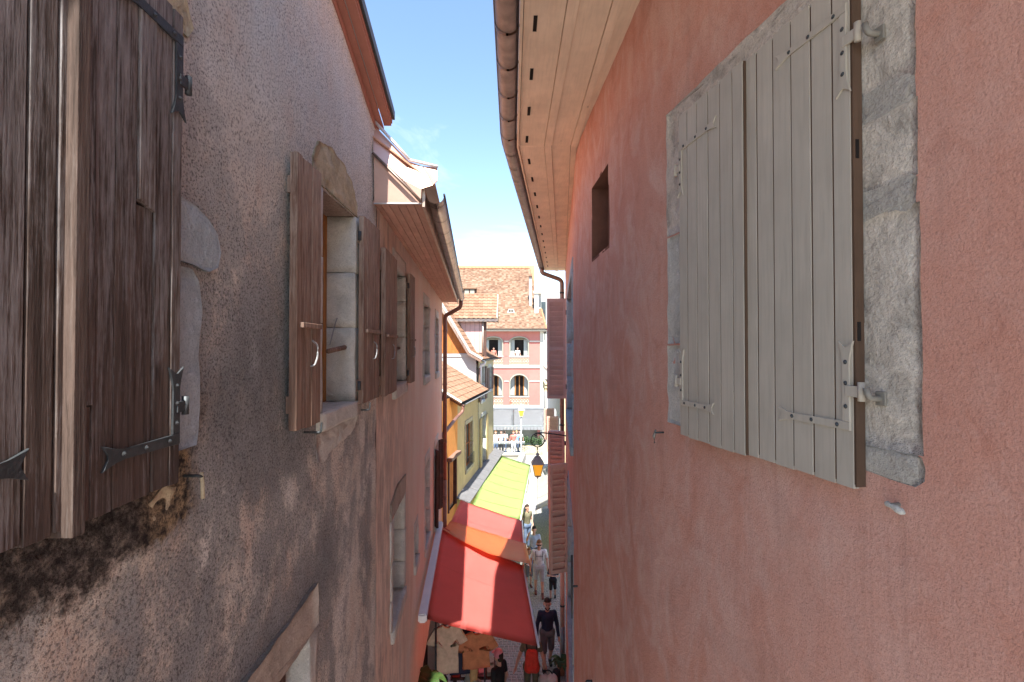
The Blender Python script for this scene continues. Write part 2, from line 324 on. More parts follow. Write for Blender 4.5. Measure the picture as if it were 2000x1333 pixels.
def rough_prism(name, F, pts, w0, w1, mat, parent=None, amp=.006, fr=11.0, step=.03):
    """an outline in the wall plane, its edge broken up and its face uneven"""
    out = []
    k = len(pts)
    for i in range(k):
        a, b = Vector(pts[i]), Vector(pts[(i+1) % k]); m = max(1, int((b-a).length/step))
        for j in range(m): out.append(a.lerp(b, j/m))
    cx = sum((p for p in out), Vector((0, 0)))/len(out); vs_ = []; fs = []; rings = 5
    for r in range(rings+1):
        f = 1-r/(rings+1)*.9
        for p in out:
            q = cx+(p-cx)*f; w = w1 if r else w1-.004
            P = F.P(q.x, w, q.y); P += mnoise.noise_vector(P*fr)*amp*(1.3 if r else 1.0); vs_.append(P)
    L = len(out)
    for p in out: vs_.append(F.P(p.x, w0, p.y))
    for r in range(rings):
        for i in range(L): fs.append((r*L+i, r*L+(i+1) % L, (r+1)*L+(i+1) % L, (r+1)*L+i))
    fs.append(tuple(rings*L+i for i in range(L)))
    for i in range(L): fs.append((i, (i+1) % L, (rings+1)*L+(i+1) % L, (rings+1)*L+i))
    return mesh(name, vs_, fs, mat, parent, smooth=True)
def sweep_bm(bm, path, r, segs=12, a0=0., a1=2*math.pi, caps=True, up=Vector((0, 0, 1)), radii=None):
    path = [Vector(p) for p in path]; rings = []; full = abs(a1-a0-2*math.pi) < 1e-4; k = segs if full else segs+1
    for i, p in enumerate(path):
        t = (path[min(i+1, len(path)-1)]-path[max(i-1, 0)]).normalized()
        x = t.cross(up); x = x.normalized() if x.length > 1e-4 else Vector((1, 0, 0)); y = x.cross(t).normalized()
        rr = radii[i] if radii else r
        rings.append([bm.verts.new(p+(x*math.cos(a0+(a1-a0)*j/segs)+y*math.sin(a0+(a1-a0)*j/segs))*rr) for j in range(k)])
    for A, B in zip(rings, rings[1:]):
        for j in range(k if full else k-1): bm.faces.new((A[j], A[(j+1) % k], B[(j+1) % k], B[j]))
    if caps and full:
        bm.faces.new(rings[0][::-1]); bm.faces.new(rings[-1])
    return rings
def tube(name, path, r, mat, parent=None, segs=12, radii=None, up=Vector((0, 0, 1))):
    bm = bmesh.new(); sweep_bm(bm, path, r, segs, radii=radii, up=up); return from_bm(name, bm, mat, parent, smooth=segs > 6)
def bend(pts, rad=.12, n=6):
    """a polyline with rounded corners"""
    pts = [Vector(p) for p in pts]; out = [pts[0]]
    for a, b, c in zip(pts, pts[1:], pts[2:]):
        d1 = (a-b); d2 = (c-b); r = min(rad, d1.length*.45, d2.length*.45); p0 = b+d1.normalized()*r; p1 = b+d2.normalized()*r
        for k in range(n+1):
            t = k/n; out.append(p0*(1-t)**2+b*2*t*(1-t)+p1*t*t)
    out.append(pts[-1]); return out
def cuts(a, b, step, extra=()):
    n = max(1, round((b-a)/step)); s = [a+(b-a)*i/n for i in range(n+1)]+[e for e in extra if a < e < b]
    s.sort(); out = [s[0]]
    for x in s[1:]:
        if x-out[-1] > 1e-4:
            out.append(x)
    return out
def dedupe(c, keep):
    """drop regular cuts that crowd a wanted one"""
    return [x for x in c if x in keep or all(abs(x-k) > .012 for k in keep)]
def wall_grid(name, plan, sc, zc, holes, mat, parent, top=None, amp=.004, fr=3.0, amp_fn=None):
    """plan(s) -> (x, y, nx, ny); cells inside holes (s0, s1, z0, z1) are left open"""
    vs_ = []; fs = []; idx = {}
    def vid(i, j):
        if (i, j) not in idx:
            x, y, nx, ny = plan(sc[i]); z = zc[j]
            if top: z = min(z, top(sc[i]))
            p = Vector((x, y, z)); a = amp_fn(sc[i], z) if amp_fn else amp
            w = mnoise.noise(p*fr)*a+mnoise.noise(p*fr*4)*a*.4
            idx[(i, j)] = len(vs_); vs_.append((x+nx*w, y+ny*w, z))
        return idx[(i, j)]
    for i in range(len(sc)-1):
        for j in range(len(zc)-1):
            cs, cz = (sc[i]+sc[i+1])/2, (zc[j]+zc[j+1])/2
            if any(a < cs < b and c < cz < d for a, b, c, d in holes): continue
            if top and zc[j] >= top(sc[i]) and zc[j] >= top(sc[i+1]): continue
            fs.append((vid(i, j), vid(i+1, j), vid(i+1, j+1), vid(i, j+1)))
    return mesh(name, vs_, fs, mat, parent, smooth=True)
def frame_plan(F): return lambda s: (*(F.O+F.d*s), F.n.x, F.n.y)
def planks(parent, F, us, w0, w1, z0, z1, mat, gap=.002, bevel=.003, jitter=.002, name='plank'):
    for a, b in zip(us, us[1:]):
        j = random.uniform(-jitter, jitter)
        box(name, F, a+gap/2, b-gap/2, w0+j*.5, w1+j, z0+random.uniform(-1, 1)*jitter*2, z1+random.uniform(-1, 1)*jitter*2, mat, parent, bevel)
def part(name, parent):
    """an Empty part that carries sub-parts"""
    e = bpy.data.objects.new(name, None); COL.objects.link(e); e.empty_display_size = .1; e.location = (0, 0, 0)
    return attach(e, parent)
# ------------------------------------------------------------------ the ground
GXY = lambda x0, x1, y0, y1, z: ([(x0, y0, z), (x1, y0, z), (x1, y1, z), (x0, y1, z)], [(0, 1, 2, 3)])
o = mesh('ground', *GXY(-250, 250, -60, 450, GZ-.03), 'square_stone'); o['kind'] = 'structure'
o = mesh('street_paving', *GXY(-2.6, 2.9, -8, 25.5, GZ-.015), 'mortar'); o['kind'] = 'structure'; street = o
bm = bmesh.new()
yy = 8.6
while yy < 24.5:
    xx = -2.0+random.uniform(0, .1)
    dy = random.uniform(.095, .115)
    while xx < 2.4:
        dx = random.uniform(.09, .15); t = random.uniform(-.004, .005); g = .006; e = .012
        b = [(xx+g, yy+g), (xx+dx-g, yy+g), (xx+dx-g, yy+dy-g), (xx+g, yy+dy-g)]; c = [(xx+g+e, yy+g+e), (xx+dx-g-e, yy+g+e), (xx+dx-g-e, yy+dy-g-e), (xx+g+e, yy+dy-g-e)]
        V = [bm.verts.new((*p, GZ-.014)) for p in b]+[bm.verts.new((*p, GZ+.004+t)) for p in c]
        bm.faces.new(V[4:])
        for k in range(4): bm.faces.new((V[k], V[(k+1) % 4], V[4+(k+1) % 4], V[4+k]))
        xx += dx
    yy += dy
from_bm('setts', bm, 'sett', street, kind='stuff')

# ------------------------------------------------------------------ hardware of shutters
def fish(u0, u1, z, h, s=1):
    """outline of a strap with a split fish tail at its u1 end"""
    d = 1 if u1 > u0 else -1
    return [(u0, z-h), (u1-.045*d, z-h*.75), (u1-.02*d, z-h*1.1), (u1+.02*d, z-h*2.0), (u1+.002*d, z-h*.3), (u1+.002*d, z+h*.3), (u1+.02*d, z+h*2.0), (u1-.02*d, z+h*1.1), (u1-.045*d, z+h*.75), (u0, z+h)]
def vfish(u, z0, z1, h):
    d = 1 if z1 > z0 else -1
    return [(u-h, z0), (u-h*.75, z1-.045*d), (u-h*1.1, z1-.02*d), (u-h*2.0, z1+.02*d), (u-h*.3, z1), (u+h*.3, z1), (u+h*2.0, z1+.02*d), (u+h*1.1, z1-.02*d), (u+h*.75, z1-.045*d), (u+h, z0)]
def L_strap(parent, F, uc, ue, zc, ze, w, mat, h=.014, t=.006, knuckle=None):
    """an L shaped strap hinge: corner (uc, zc), one arm along u to ue, the other along z to ze; knuckle = (u, z) of the pin"""
    du = 1 if ue > uc else -1; dz = 1 if ze > zc else -1
    s = parent
    n1 = [(uc+(ue-uc)*k, zc) for k in (.12, .5, .82)]; n2 = [(uc, zc+(ze-zc)*k) for k in (.25, .55, .82)]
    prism('hinge_arm', F, fish(uc-h*du, ue, zc, h), w, w+t, mat, s, n1, .0015)
    prism('hinge_arm', F, vfish(uc, zc+h*1.02*dz, ze, h), w, w+t, mat, s, n2, .0015)
    if knuckle:
        ku, kz = knuckle
        box('hinge_tongue', F, min(uc, ku), max(uc, ku), w+.001, w+t+.003, kz-.016, kz+.016, mat, s, .002)
        tube('hinge_knuckle', [F.P(ku, w+.004, kz-.026), F.P(ku, w+.004, kz+.028)], .0095, mat, s, 10, up=Vector((0, 1, 0)))
    return s
def handle(parent, F, u, z, w, mat='iron', s=1.):
    tube('latch', bend([F.P(u-.012*s, w, z-.075*s), F.P(u-.012*s, w+.02*s, z-.07*s), F.P(u+.02*s, w+.022*s, z-.03*s), F.P(u+.02*s, w+.022*s, z+.03*s), F.P(u-.02*s, w+.012*s, z+.05*s)], .02*s, 4), .0045*s, mat, parent, 6)

# ------------------------------------------------------------------ the stained house, near left
LN = Frame((-1.02, 0), (-.016, 1))
Y_B = 3.85; YN = -.3                           # house cut short out of view to let more light into the alley
roofline = lambda s: 2.10+.34*(2.92-max(s, -2.5))
house = thing('stained_house', 'house with grey-stained render and dark weathered plank shutters, nearest on the left', 'house', (-1.3, 0, GZ))
W2 = (2.68, 3.27, -.36, .89); W0 = (1.70, 2.53, -2.9, -1.50)
hs = [W2, W0]; ex = [v for h in hs for v in h[:2]]; ez = [v for h in hs for v in h[2:]]
U_END = LN.uY(Y_B)
us_ = dedupe(cuts(YN, .6, .1)+cuts(.6, U_END, .035, ex)[1:], ex); zs_ = dedupe(cuts(GZ, -1.9, .3, ez)+cuts(-1.9, 2.2, .035, ez)[1:]+cuts(2.2, 4.2, .2)[1:], ez)
def near_amp(s, z):
    rub = 1 if (-.95 < z < -.40 and s < 1.60) else 0
    return .006+.008*rub
wall_grid('wall', frame_plan(LN), us_, zs_, hs, 'stained_render', house, top=roofline, fr=3.5, amp_fn=near_amp)
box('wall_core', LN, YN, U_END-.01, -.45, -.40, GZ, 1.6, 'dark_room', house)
# rake of the roof: boxed underside, outer board, metal drip edge
def rake(name, w0, w1, dz0, dz1, mat, s0=YN-.1, s1=U_END+.02):
    bm = bmesh.new(); P8 = []
    for s in (s0, s1):
        for w in (w0, w1):
            for dz in (dz0, dz1): P8.append(LN.P(s, w, roofline(s)+dz))
    hexa(bm, P8); return from_bm(name, bm, mat, roof)
roof = part('roof', house)
rake('soffit_board', -.02, 0.050, -.02, .0, 'red_paint'); rake('soffit_board', 0.051, 0.110, .012, .03, 'red_paint')
rake('wall_strip', -.012, 0.009, -.075, -.022, 'red_paint'); rake('edge_board', 0.102, 0.118, .031, .13, 'red_paint')
rake('drip_edge', 0.110, 0.130, .131, .15, 'white_metal'); rake('metal_sheet', -1.4, 0.128, .151, .166, 'zinc')
rake('rake_gutter', 0.120, 0.138, .06, .125, 'iron')

# shutters closed over the near window
SW = .055
U0 = LN.pix(138, 800, SW+.02)[0]
def px_u(px, w): return LN.pix(px, 700, w)[0]
zb, zt = -.392, .975
leaf = part('shutter', house)
us = [U0-.50, U0-.415, U0-.325, U0-.245, px_u(50, SW), px_u(108, SW), U0+.012]
planks(leaf, LN, us, .015, SW, zb-.005, zt, 'weathered_wood', .006, .002, .003)
box('gap_shade_board', LN, us[0]+.004, us[-1]-.004, .012, SW-.008, zb+.01, zt-.01, 'dark_room', leaf)  # dark board, puts the shade of the plank gaps into colour
L_strap(leaf, LN, U0-.48, px_u(36, SW), -.235, -.06, SW, 'iron', .016)
leaf2 = part('shutter', house)
us = [px_u(x, SW+.018) for x in (160, 180, 223, 265, 300, 332)]+[px_u(351, SW+.018)]
box('cover_strip', LN, U0, us[0]+.004, .02, SW+.027, zb-.022, zt, 'strip_wood', leaf2, .002)
for i, (a, b) in enumerate(zip(us, us[1:])):
    lo = zb+(.0 if i else .0)
    w_ = SW+.018+random.uniform(-.0025, .0025)
    if i == 0:
        box('plank', LN, a+.003, b-.002, .02, w_+.004, -.13, zt, 'weathered_wood', leaf2, .002)
        box('plank', LN, a+.004, b-.001, .02, w_-.004, zb, -.134, 'weathered_wood', leaf2, .002)
    elif i == 3:                                # a plank with a split-off upper piece
        box('plank', LN, a+.002, b-.002, .02, w_-.005, zb, .372, 'weathered_wood', leaf2, .002)
        prism('plank', LN, [(a+.002, .385), (a+.03, .376), (b-.002, .366), (b-.002, zt), (a+.002, zt)], .02, w_+.004, 'weathered_wood', leaf2, (), .003)
    else:
        box('plank', LN, a+.002, b-.002, .02, w_, lo+random.uniform(-.004, .004), zt+random.uniform(-.003, .003), 'weathered_wood', leaf2, .002)
box('gap_shade_board', LN, us[0]+.004, us[-1]-.004, .012, SW+.006, zb+.01, zt-.01, 'dark_room', leaf2)
ue = us[-1]; SF = SW+.02
L_strap(leaf2, LN, ue-.022, px_u(232, SF), .895, .685, SF, 'iron', .0155, .006, (ue+.018, .78))
L_strap(leaf2, LN, ue-.022, px_u(212, SF), -.262, -.075, SF, 'iron', .0155, .006, (ue+.018, -.17))
# quoin stones beside the closed shutter
def pp(pts, w=0.0): return [LN.pix(x, y, w) for x, y in pts]
a = LN.pix(345, 520)[0]-.03
rough_prism('quoin_stone', LN, [(a, .268), (a+.09, .272), (a+.175, .262), (a+.232, .285), (a+.245, .34), (a+.215, .40), (a+.16, .44), (a+.10, .465), (a, .475)], -.03, .016, 'blue_stone', house, .005, 9)
rough_prism('quoin_stone', LN, [(a, -.32), (a+.115, -.32), (a+.14, -.2), (a+.128, -.03), (a+.142, .12), (a+.125, .22), (a+.09, .256), (a, .254)], -.03, .014, 'blue_stone', house, .005, 9)
rough_prism('lintel_stone', LN, [(a-.35, 1.0), (a+.06, .99), (a+.085, 1.04), (a+.05, 1.12), (a-.02, 1.19), (a-.35, 1.2)], -.03, .012, 'ochre_stone', house, .008, 12)
rough_prism('rubble_stone', LN, [(a+.03, -.47), (a+.035, -.43), (a-.02, -.415), (a-.09, -.44), (a-.10, -.49), (a-.03, -.51)], -.04, .006, 'ochre_stone', house, .014, 22, .015)
# wall hook with a worn brass tip
hu, hz = LN.pix(358, 930)
hk = part('wall_hook', house)
tube('hook_stem', bend([LN.P(hu, -.02, hz), LN.P(hu, .045, hz), LN.P(hu+.012, .052, hz-.005)], .01, 4), .005, 'iron', hk, 8)
tube('hook_tip', bend([LN.P(hu+.012, .05, hz+.008), LN.P(hu+.014, .052, hz-.03), LN.P(hu+.010, .056, hz-.075)], .01, 4), .006, 'ochre_stone', hk, 8)

def window_unit(name, parent, F, u0, u1, z0, z1, depth, wood, mull=1, head='brown_wood', glass='glass', sill=True, tr=1):
    """casement in a reveal: frame, mullion, panes"""
    w = part(name, parent); t = .045
    box('frame', F, u0, u0+t, -depth-.05, -depth, z0, z1, wood, w, .004); box('frame', F, u1-t, u1, -depth-.05, -depth, z0, z1, wood, w, .004)
    box('frame', F, u0+t, u1-t, -depth-.049, -depth-.001, z1-t, z1, wood, w, .004); box('frame', F, u0+t, u1-t, -depth-.049, -depth-.001, z0, z0+t*1.3, wood, w, .004)
    us = [u0+t]+[u0+t+(u1-u0-2*t)*k/(mull+1) for k in range(1, mull+1)]+[u1-t]
    for k in us[1:-1]: box('mullion', F, k-.025, k+.025, -depth-.045, -depth+.006, z0+t*1.3, z1-t, wood, w, .004)
    zr = [z0+t*1.3]+[z0+(z1-z0)*k/(tr+1) for k in range(1, tr+1)]+[z1-t]
    for i, (p, q) in enumerate(zip(us, us[1:])):
        for zq in zr[1:-1]: box('glazing_bar', F, p+.026, q-.026, -depth-.04, -depth-.004, zq-.012, zq+.012, wood, w, .002)
        for za, zc_ in zip(zr, zr[1:]): box('pane', F, p+.02, q-.02, -depth-.03, -depth-.024, za+.01, zc_-.01, glass, w)
    return w
def reveal(parent, F, u0, u1, z0, z1, depth, mat='jamb_stone', joints=(.3, .65), sill_mat='jamb_stone', face=.012, wide=.10):
    """stone blocks lining an opening; joints in the far jamb"""
    zs = [z0]+[z0+(z1-z0)*j for j in joints]+[z1]
    for side, ua, ub in (('n', u0-wide, u0), ('f', u1, u1+wide)):
        for a_, b_ in zip(zs, zs[1:]):
            e = random.uniform(-.02, .03)
            x0, x1 = (ua-e, ub) if side == 'n' else (ua, ub+e)
            rough_box('jamb_stone', F, x0, x1, -depth-.06, face+random.uniform(-.003, .004), a_+.003, b_-.003, mat, parent, .005, 5, 8)
    rough_box('lintel_stone', F, u0-wide*.6, u1+wide*.6, -depth-.06, face*.6, z1+.001, z1+.16, mat, parent, .005, 5, 8)
    rough_box('sill_stone', F, u0-wide*.5, u1+wide*.5, -depth-.06, face+.02, z0-.12, z0-.001, sill_mat, parent, .005, 5, 8)

# window with open shutters in the stained house
u0, u1, z0, z1 = W2; D = .20
for za, zb_ in ((-.36, .136), (.136, .51), (.51, .89)):
    rough_box('jamb_stone', LN, u1, u1+.10, -D-.06, .012+random.uniform(-.003, .003), za+.002, zb_-.002, 'jamb_stone', house, .005, 6, 7)
    rough_box('jamb_stone', LN, u0-.10, u0, -D-.06, .012, za+.002, zb_-.002, 'jamb_stone', house, .005, 5, 7)
rough_box('sill_stone', LN, u0-.05, u1+.07, -D-.06, .028, -.46, -.362, 'jamb_stone', house, .005, 7, 8)
rough_prism('sill_mortar', LN, [(u0-.06, -.47), (u1+.08, -.45), (u1+.05, -.54), (u1-.12, -.58), (u0+.2, -.60), (u0+.02, -.66), (u0-.05, -.6)], -.03, .008, 'jamb_stone', house, .009, 22, .02)
box('lintel_board', LN, u0, u1, -D-.05, -.012, .892, .93, 'brown_wood', house, .004)
rough_prism('lintel_stone', LN, [(u0-.12, .905), (u1+.06, .90), (u1+.04, 1.0), (u1-.08, 1.10), (u1-.24, 1.16), (u0+.12, 1.17), (u0-.06, 1.13), (u0-.13, 1.02)], -.03, .012, 'ochre_stone', house, .008, 16, .025)
window_unit('window', house, LN, u0, u1, -.36, .89, D-.02, 'orange_wood', 1)
tube('hand_bar', [LN.P(u1+.02, -.06, .005), LN.P(u1-.33, -.05, -.02)], .016, 'brown_wood', house, 8)
tube('window_stay', bend([LN.P(u1-.08, -.13, .02), LN.P(u1-.06, -.10, .17), LN.P(u1-.03, -.10, .20)], .02, 4), .004, 'zinc', house, 6)
def leaf_pair(parent, F, ul, ur, zl, zr, wood='brown_wood', w0=.03, w1=.066):
    for a_, b_, za, zb_ in ((*ul, *zl), (*ur, *zr)):
        lf = part('shutter', parent); n = 5
        planks(lf, F, [a_+(b_-a_)*k/n for k in range(n+1)], w0, w1, za, zb_, wood, .005, .0015, .002)
        box('gap_shade_board', F, a_+.003, b_-.003, w0+.002, w1-.006, za+.012, zb_-.012, 'dark_room', lf)  # shade between the planks, painted as a dark backing
        box('batten', F, a_+.03, b_-.03, w1+.002, w1+.02, za+.48, za+.505, wood, lf, .003)
        for zk in (za+.12, zb_-.14): box('batten', F, a_+.02, b_-.02, w0-.022, w0-.001, zk-.04, zk+.04, wood, lf, .003)
        handle(lf, F, (a_+b_)/2+.03, za+.37, w1, 'zinc')
        for zk in (za+.12, zb_-.14):
            tube('hinge_knuckle', [F.P(b_+.012 if (a_, b_) == ul else a_-.012, w0+.01, zk-.03), F.P(b_+.012 if (a_, b_) == ul else a_-.012, w0+.01, zk+.03)], .012, 'iron', lf, 8, up=Vector((0, 1, 0)))
leaf_pair(house, LN, (2.22, 2.51), (3.28, 3.70), (-.385, .905), (-.375, .90))
for u in (2.47, 3.36): tube('shutter_catch', bend([LN.P(u, -.02, -.43), LN.P(u, .085, -.43), LN.P(u, .09, -.38)], .01, 3), .006, 'iron', house, 6)
# window below
u0, u1, z0, z1 = W0
reveal(house, LN, u0, u1, z0, z1, .16, 'jamb_stone', (.3, .7), 'jamb_stone', .012, .10)
rough_prism('lintel_stone', LN, [(1.1, -1.505), (u1+.11, -1.49), (u1+.105, -1.36), (u1+.1, -1.27), (2.3, -1.285), (1.9, -1.30), (1.1, -1.30)], -.06, .022, 'lintel_stone', house, .007, 12, .025)
window_unit('window', house, LN, u0, u1, z0, z1, .12, 'brown_wood', 1)
lf = part('shutter', house); planks(lf, LN, [u0+.02+k*.09 for k in range(9)], -.10, -.07, z0+.02, z1-.02, 'dark_wood', .004)

# ------------------------------------------------------------------ the second house on the left: copper verge, boxed eave
LF = Frame((-1.08, Y_B), (-.079, 1)); L2 = 8.0
house2 = thing('copper_verge_house', 'pinkish rendered house with copper clad roof edge and boxed brown eave, second on the left', 'house', (-1.5, 8, GZ))
uF = LF.uY
w3 = (uF(4.65), uF(5.41), -.37, .80); w4 = (uF(7.45), uF(8.3), -.45, .70); w5 = (uF(9.7), uF(10.5), -.5, .62)
w6 = (uF(4.62), uF(5.40), -2.66, -1.62); w7 = (uF(6.35), uF(6.72), -2.84, -2.46); w8 = (uF(7.75), uF(8.45), -3.2, -1.9); w9 = (uF(9.6), uF(10.5), -3.5, -2.0)
shop = (uF(7.0), uF(11.2), GZ+.05, -4.9)
hs = [w3, w4, w5, w6, w7, w8, w9, shop]; ex = [v for h in hs for v in h[:2]]; ez = [v for h in hs for v in h[2:]]
ZS = 1.12
wall_grid('wall', frame_plan(LF), dedupe(cuts(0, L2, .07, ex), ex), dedupe(cuts(GZ, ZS+.02, .07, ez), ez), hs, 'pinkish_render', house2, amp=.006, fr=3)
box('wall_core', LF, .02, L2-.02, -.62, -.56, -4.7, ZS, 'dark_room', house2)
ende = Frame(tuple(LF.P(L2, 0, 0).xy), (-1, -.079), 1)
box('end_wall', LF, L2-.03, L2, -5, -.01, GZ, ZS, 'pinkish_render', house2)
box('shop_back', LF, shop[0]-.3, shop[1]+.3, -2.2, -2.1, GZ, -4.7, 'dark_wood', house2)
box('shop_ceiling', LF, shop[0]-.3, shop[1]+.3, -2.1, -.3, -4.78, -4.7, 'dark_wood', house2)
box('shop_side', LF, shop[0]-.3, shop[0]-.25, -2.1, -.3, GZ, -4.78, 'dark_wood', house2); box('shop_side', LF, shop[1]+.25, shop[1]+.3, -2.1, -.3, GZ, -4.78, 'dark_wood', house2)
reveal(house2, LF, *w3, .2, joints=(.42, .76)); window_unit('window', house2, LF, *w3, .18, 'orange_wood')
tube('hand_bar', [LF.P(w3[1]+.02, -.06, .0), LF.P(w3[1]-.4, -.05, -.01)], .016, 'brown_wood', house2, 8)
leaf_pair(house2, LF, (.02, .60), (w3[1]+.02, w3[1]+.40), (-.39, .81), (-.40, .84))
for h in (w4, w5): reveal(house2, LF, *h, .2, joints=(.35, .7)); window_unit('window', house2, LF, *h, .18, 'brown_wood')
reveal(house2, LF, *w6, .22, joints=(.28, .62)); window_unit('window', house2, LF, *w6, .20, 'dark_wood')
rough_prism('lintel_stone', LF, [(w6[0]-.12, w6[3]+.01), (w6[1]+.05, w6[3]+.01), (w6[1]+.06, w6[3]+.2), (w6[0]+.3, w6[3]+.24), (w6[0]-.1, w6[3]+.16)], -.05, .02, 'lintel_stone', house2, .006)
reveal(house2, LF, *w7, .3, joints=(), wide=.04); box('vent_back', LF, w7[0], w7[1], -.33, -.3, w7[2], w7[3], 'dark_room', house2)
reveal(house2, LF, *w8, .22, joints=(.3, .6)); window_unit('window', house2, LF, *w8, .2, 'brown_wood')
reveal(house2, LF, *w9, .22, joints=(.3, .6)); window_unit('window', house2, LF, *w9, .2, 'brown_wood')

def louvre_leaf(parent, F, u0, u1, w0, w1, z0, z1, mat, rails=(.0, .47, 1.), pitch=.06, name='shutter'):
    """louvred shutter leaf in frame F"""
    lf = part(name, parent); st = (u1-u0)*.14; ra = .07
    box('stile', F, u0, u0+st, w0, w1, z0, z1, mat, lf, .004); box('stile', F, u1-st, u1, w0, w1, z0, z1, mat, lf, .004)
    zs = [z0+(z1-z0-ra)*r for r in rails]
    for z in zs: box('rail', F, u0+st, u1-st, w0+.002, w1-.002, z, z+ra, mat, lf, .003)
    for za, zb_ in zip(zs, zs[1:]):
        n = int((zb_-za-ra)/pitch)
        for k in range(n):
            z = za+ra+(zb_-za-ra)*(k+.5)/n; t = .008; h = (zb_-za-ra)/n*.5
            bm = bmesh.new()
            hexa(bm, [F.P(u, w, z+dz+(h if w == w0+.004 else -h)) for u in (u0+st, u1-st) for w in (w0+.004, w1-.004) for dz in (-t, t)])
            from_bm('slat', bm, mat, lf)
    return lf
for i in range(2):                              # half-open dark shutters by the far corner
    q = LF.P(w9[0]-.04+i*(w9[1]-w9[0]+.08), .02, 0); ang = .5 if i else .4
    f = Frame((q.x, q.y), (LF.d.x*(-1 if i == 0 else 1)*math.cos(ang)+LF.n.x*math.sin(ang), LF.d.y*(-1 if i == 0 else 1)*math.cos(ang)+LF.n.y*math.sin(ang)))
    louvre_leaf(house2, f, 0, .15, -.02, .02, w9[2], w9[3], 'dark_wood')

# boxed eave, gutter and downpipe
eave = part('eave', house2); OV = .37
nb = 6
for k in range(nb): box('soffit_plank', LF, -.12, L2+.05, -.02+(OV+.02)*k/nb+.002, -.02+(OV+.02)*(k+1)/nb-.002, ZS+random.uniform(0, .003), ZS+.022, 'soffit_brown', eave, .002)
box('eave_deck', LF, -.1, L2+.04, -.6, OV, ZS+.03, ZS+.06, 'dark_wood', eave)
box('fascia', LF, -.125, L2+.06, OV+.001, OV+.022, ZS-.02, ZS+.13, 'pale_copper', eave)
for k in range(1, 20): box('fascia_seam', LF, k*.42-.003, k*.42+.003, OV+.0215, OV+.026, ZS-.02, ZS+.13, 'copper_gutter', eave)
bm = bmesh.new(); P8 = [LF.P(s, w, z) for s in (-.12, L2+.1) for w, z in ((OV+.1, ZS+.16), (OV+.1, ZS+.175), (-5, ZS+.16+5.4*.75), (-5, ZS+.175+5.4*.75))]
hexa(bm, P8); from_bm('roof_plane', bm, 'red_roof_tile', eave)
gut = part('gutter', house2); GR = .07
bm = bmesh.new(); pa = [LF.P(s, OV+.026+GR, ZS+.10) for s in cuts(-.05, L2+.05, .5)]
sweep_bm(bm, pa, GR, 14, math.pi, 2*math.pi); bmesh.ops.solidify(bm, geom=bm.faces[:], thickness=.004); from_bm('channel', bm, 'pale_copper', gut, True)
for k in range(18):
    s = .06+k*.455; bm = bmesh.new(); sweep_bm(bm, [LF.P(s, OV+.026+GR, ZS+.10), LF.P(s+.02, OV+.026+GR, ZS+.10)], GR+.005, 14, math.pi, 2*math.pi); bmesh.ops.solidify(bm, geom=bm.faces[:], thickness=.003); from_bm('bracket_band', bm, 'copper_gutter', gut, True)
tube('gutter_bead', [LF.P(s, OV+.026+2*GR, ZS+.105) for s in (-.05, L2+.05)], .009, 'iron', gut, 6)
dp = part('downpipe', house2)
tube('pipe', bend([LF.P(L2-.03, OV+.09, ZS+.05), LF.P(L2-.03, OV+.085, ZS-.12), LF.P(L2-.04, .22, ZS-.26), LF.P(L2-.05, .075, ZS-.33), LF.P(L2-.05, .075, ZS-.8), LF.P(L2-.05, .075, -3.2)], .12, 7), .05, 'pipe_brown', dp, 12, up=Vector((0, 1, 0)))
tube('pipe', [LF.P(L2-.05, .075, -3.2), LF.P(L2-.05, .075, GZ)], .052, 'pipe_brown', dp, 12, up=Vector((0, 1, 0)))
for z in (.4, -.9, -2.3, -3.6): tube('pipe_clip', [LF.P(L2-.05, .075, z), LF.P(L2-.05, .075, z+.03)], .058, 'pipe_brown', dp, 12, up=Vector((0, 1, 0)))

# copper cladding of the near roof edge: cheek, two folded sheets, cap
cl = part('copper_verge', house2); YV = Y_B-.03
def vp(px, py, Y): r = ray(px, py); return r*(Y/r.y)
def sheet(name, pts, Y, t=.02, mat='copper_sheet', dy=0.0):
    """flat sheet facing the camera side, drawn by corners at depth Y (or one depth per corner)"""
    ys = Y if isinstance(Y, (list, tuple)) else [Y]*len(pts); bm = bmesh.new()
    A = [bm.verts.new(vp(x, y, q)) for (x, y), q in zip(pts, ys)]; B = [bm.verts.new(v.co+Vector((-.003, t, 0))) for v in A]
    bm.faces.new(A); bm.faces.new(B[::-1]); k = len(A)
    for i in range(k): bm.faces.new((A[i], A[(i+1) % k], B[(i+1) % k], B[i]))
    return from_bm(name, bm, mat, cl)
sheet('cheek_sheet', [(730, 303), (731, 397), (822, 397)], 3.72, .05)
sheet('folded_sheet', [(729, 243), (729, 297), (786, 350), (799, 316)], [3.80, 3.70, 3.70, 3.80])
sheet('folded_sheet', [(800, 316), (787, 351), (822, 390), (823, 369), (832, 366), (845, 362), (824, 325)], [3.80, 3.70, 3.70, 3.7, 3.71, 3.74, 3.79])
sheet('folded_sheet', [(825, 325), (846, 361), (854, 353), (854, 327)], [3.79, 3.74, 3.74, 3.80])
for a_, b_ in (((733, 239), (801, 313)), ((801, 313), (855, 326))):
    q = [vp(*a_, 3.78), vp(*b_, 3.78)]; tube('cap_roll', q, .012, 'white_metal', cl, 8)
tube('seam_roll', [vp(728, 299, 3.69), vp(822, 393, 3.69)], .011, 'copper_gutter', cl, 8)
tube('edge_roll', [vp(730, 398, 3.70), vp(823, 398, 3.70)], .006, 'white_metal', cl, 8)
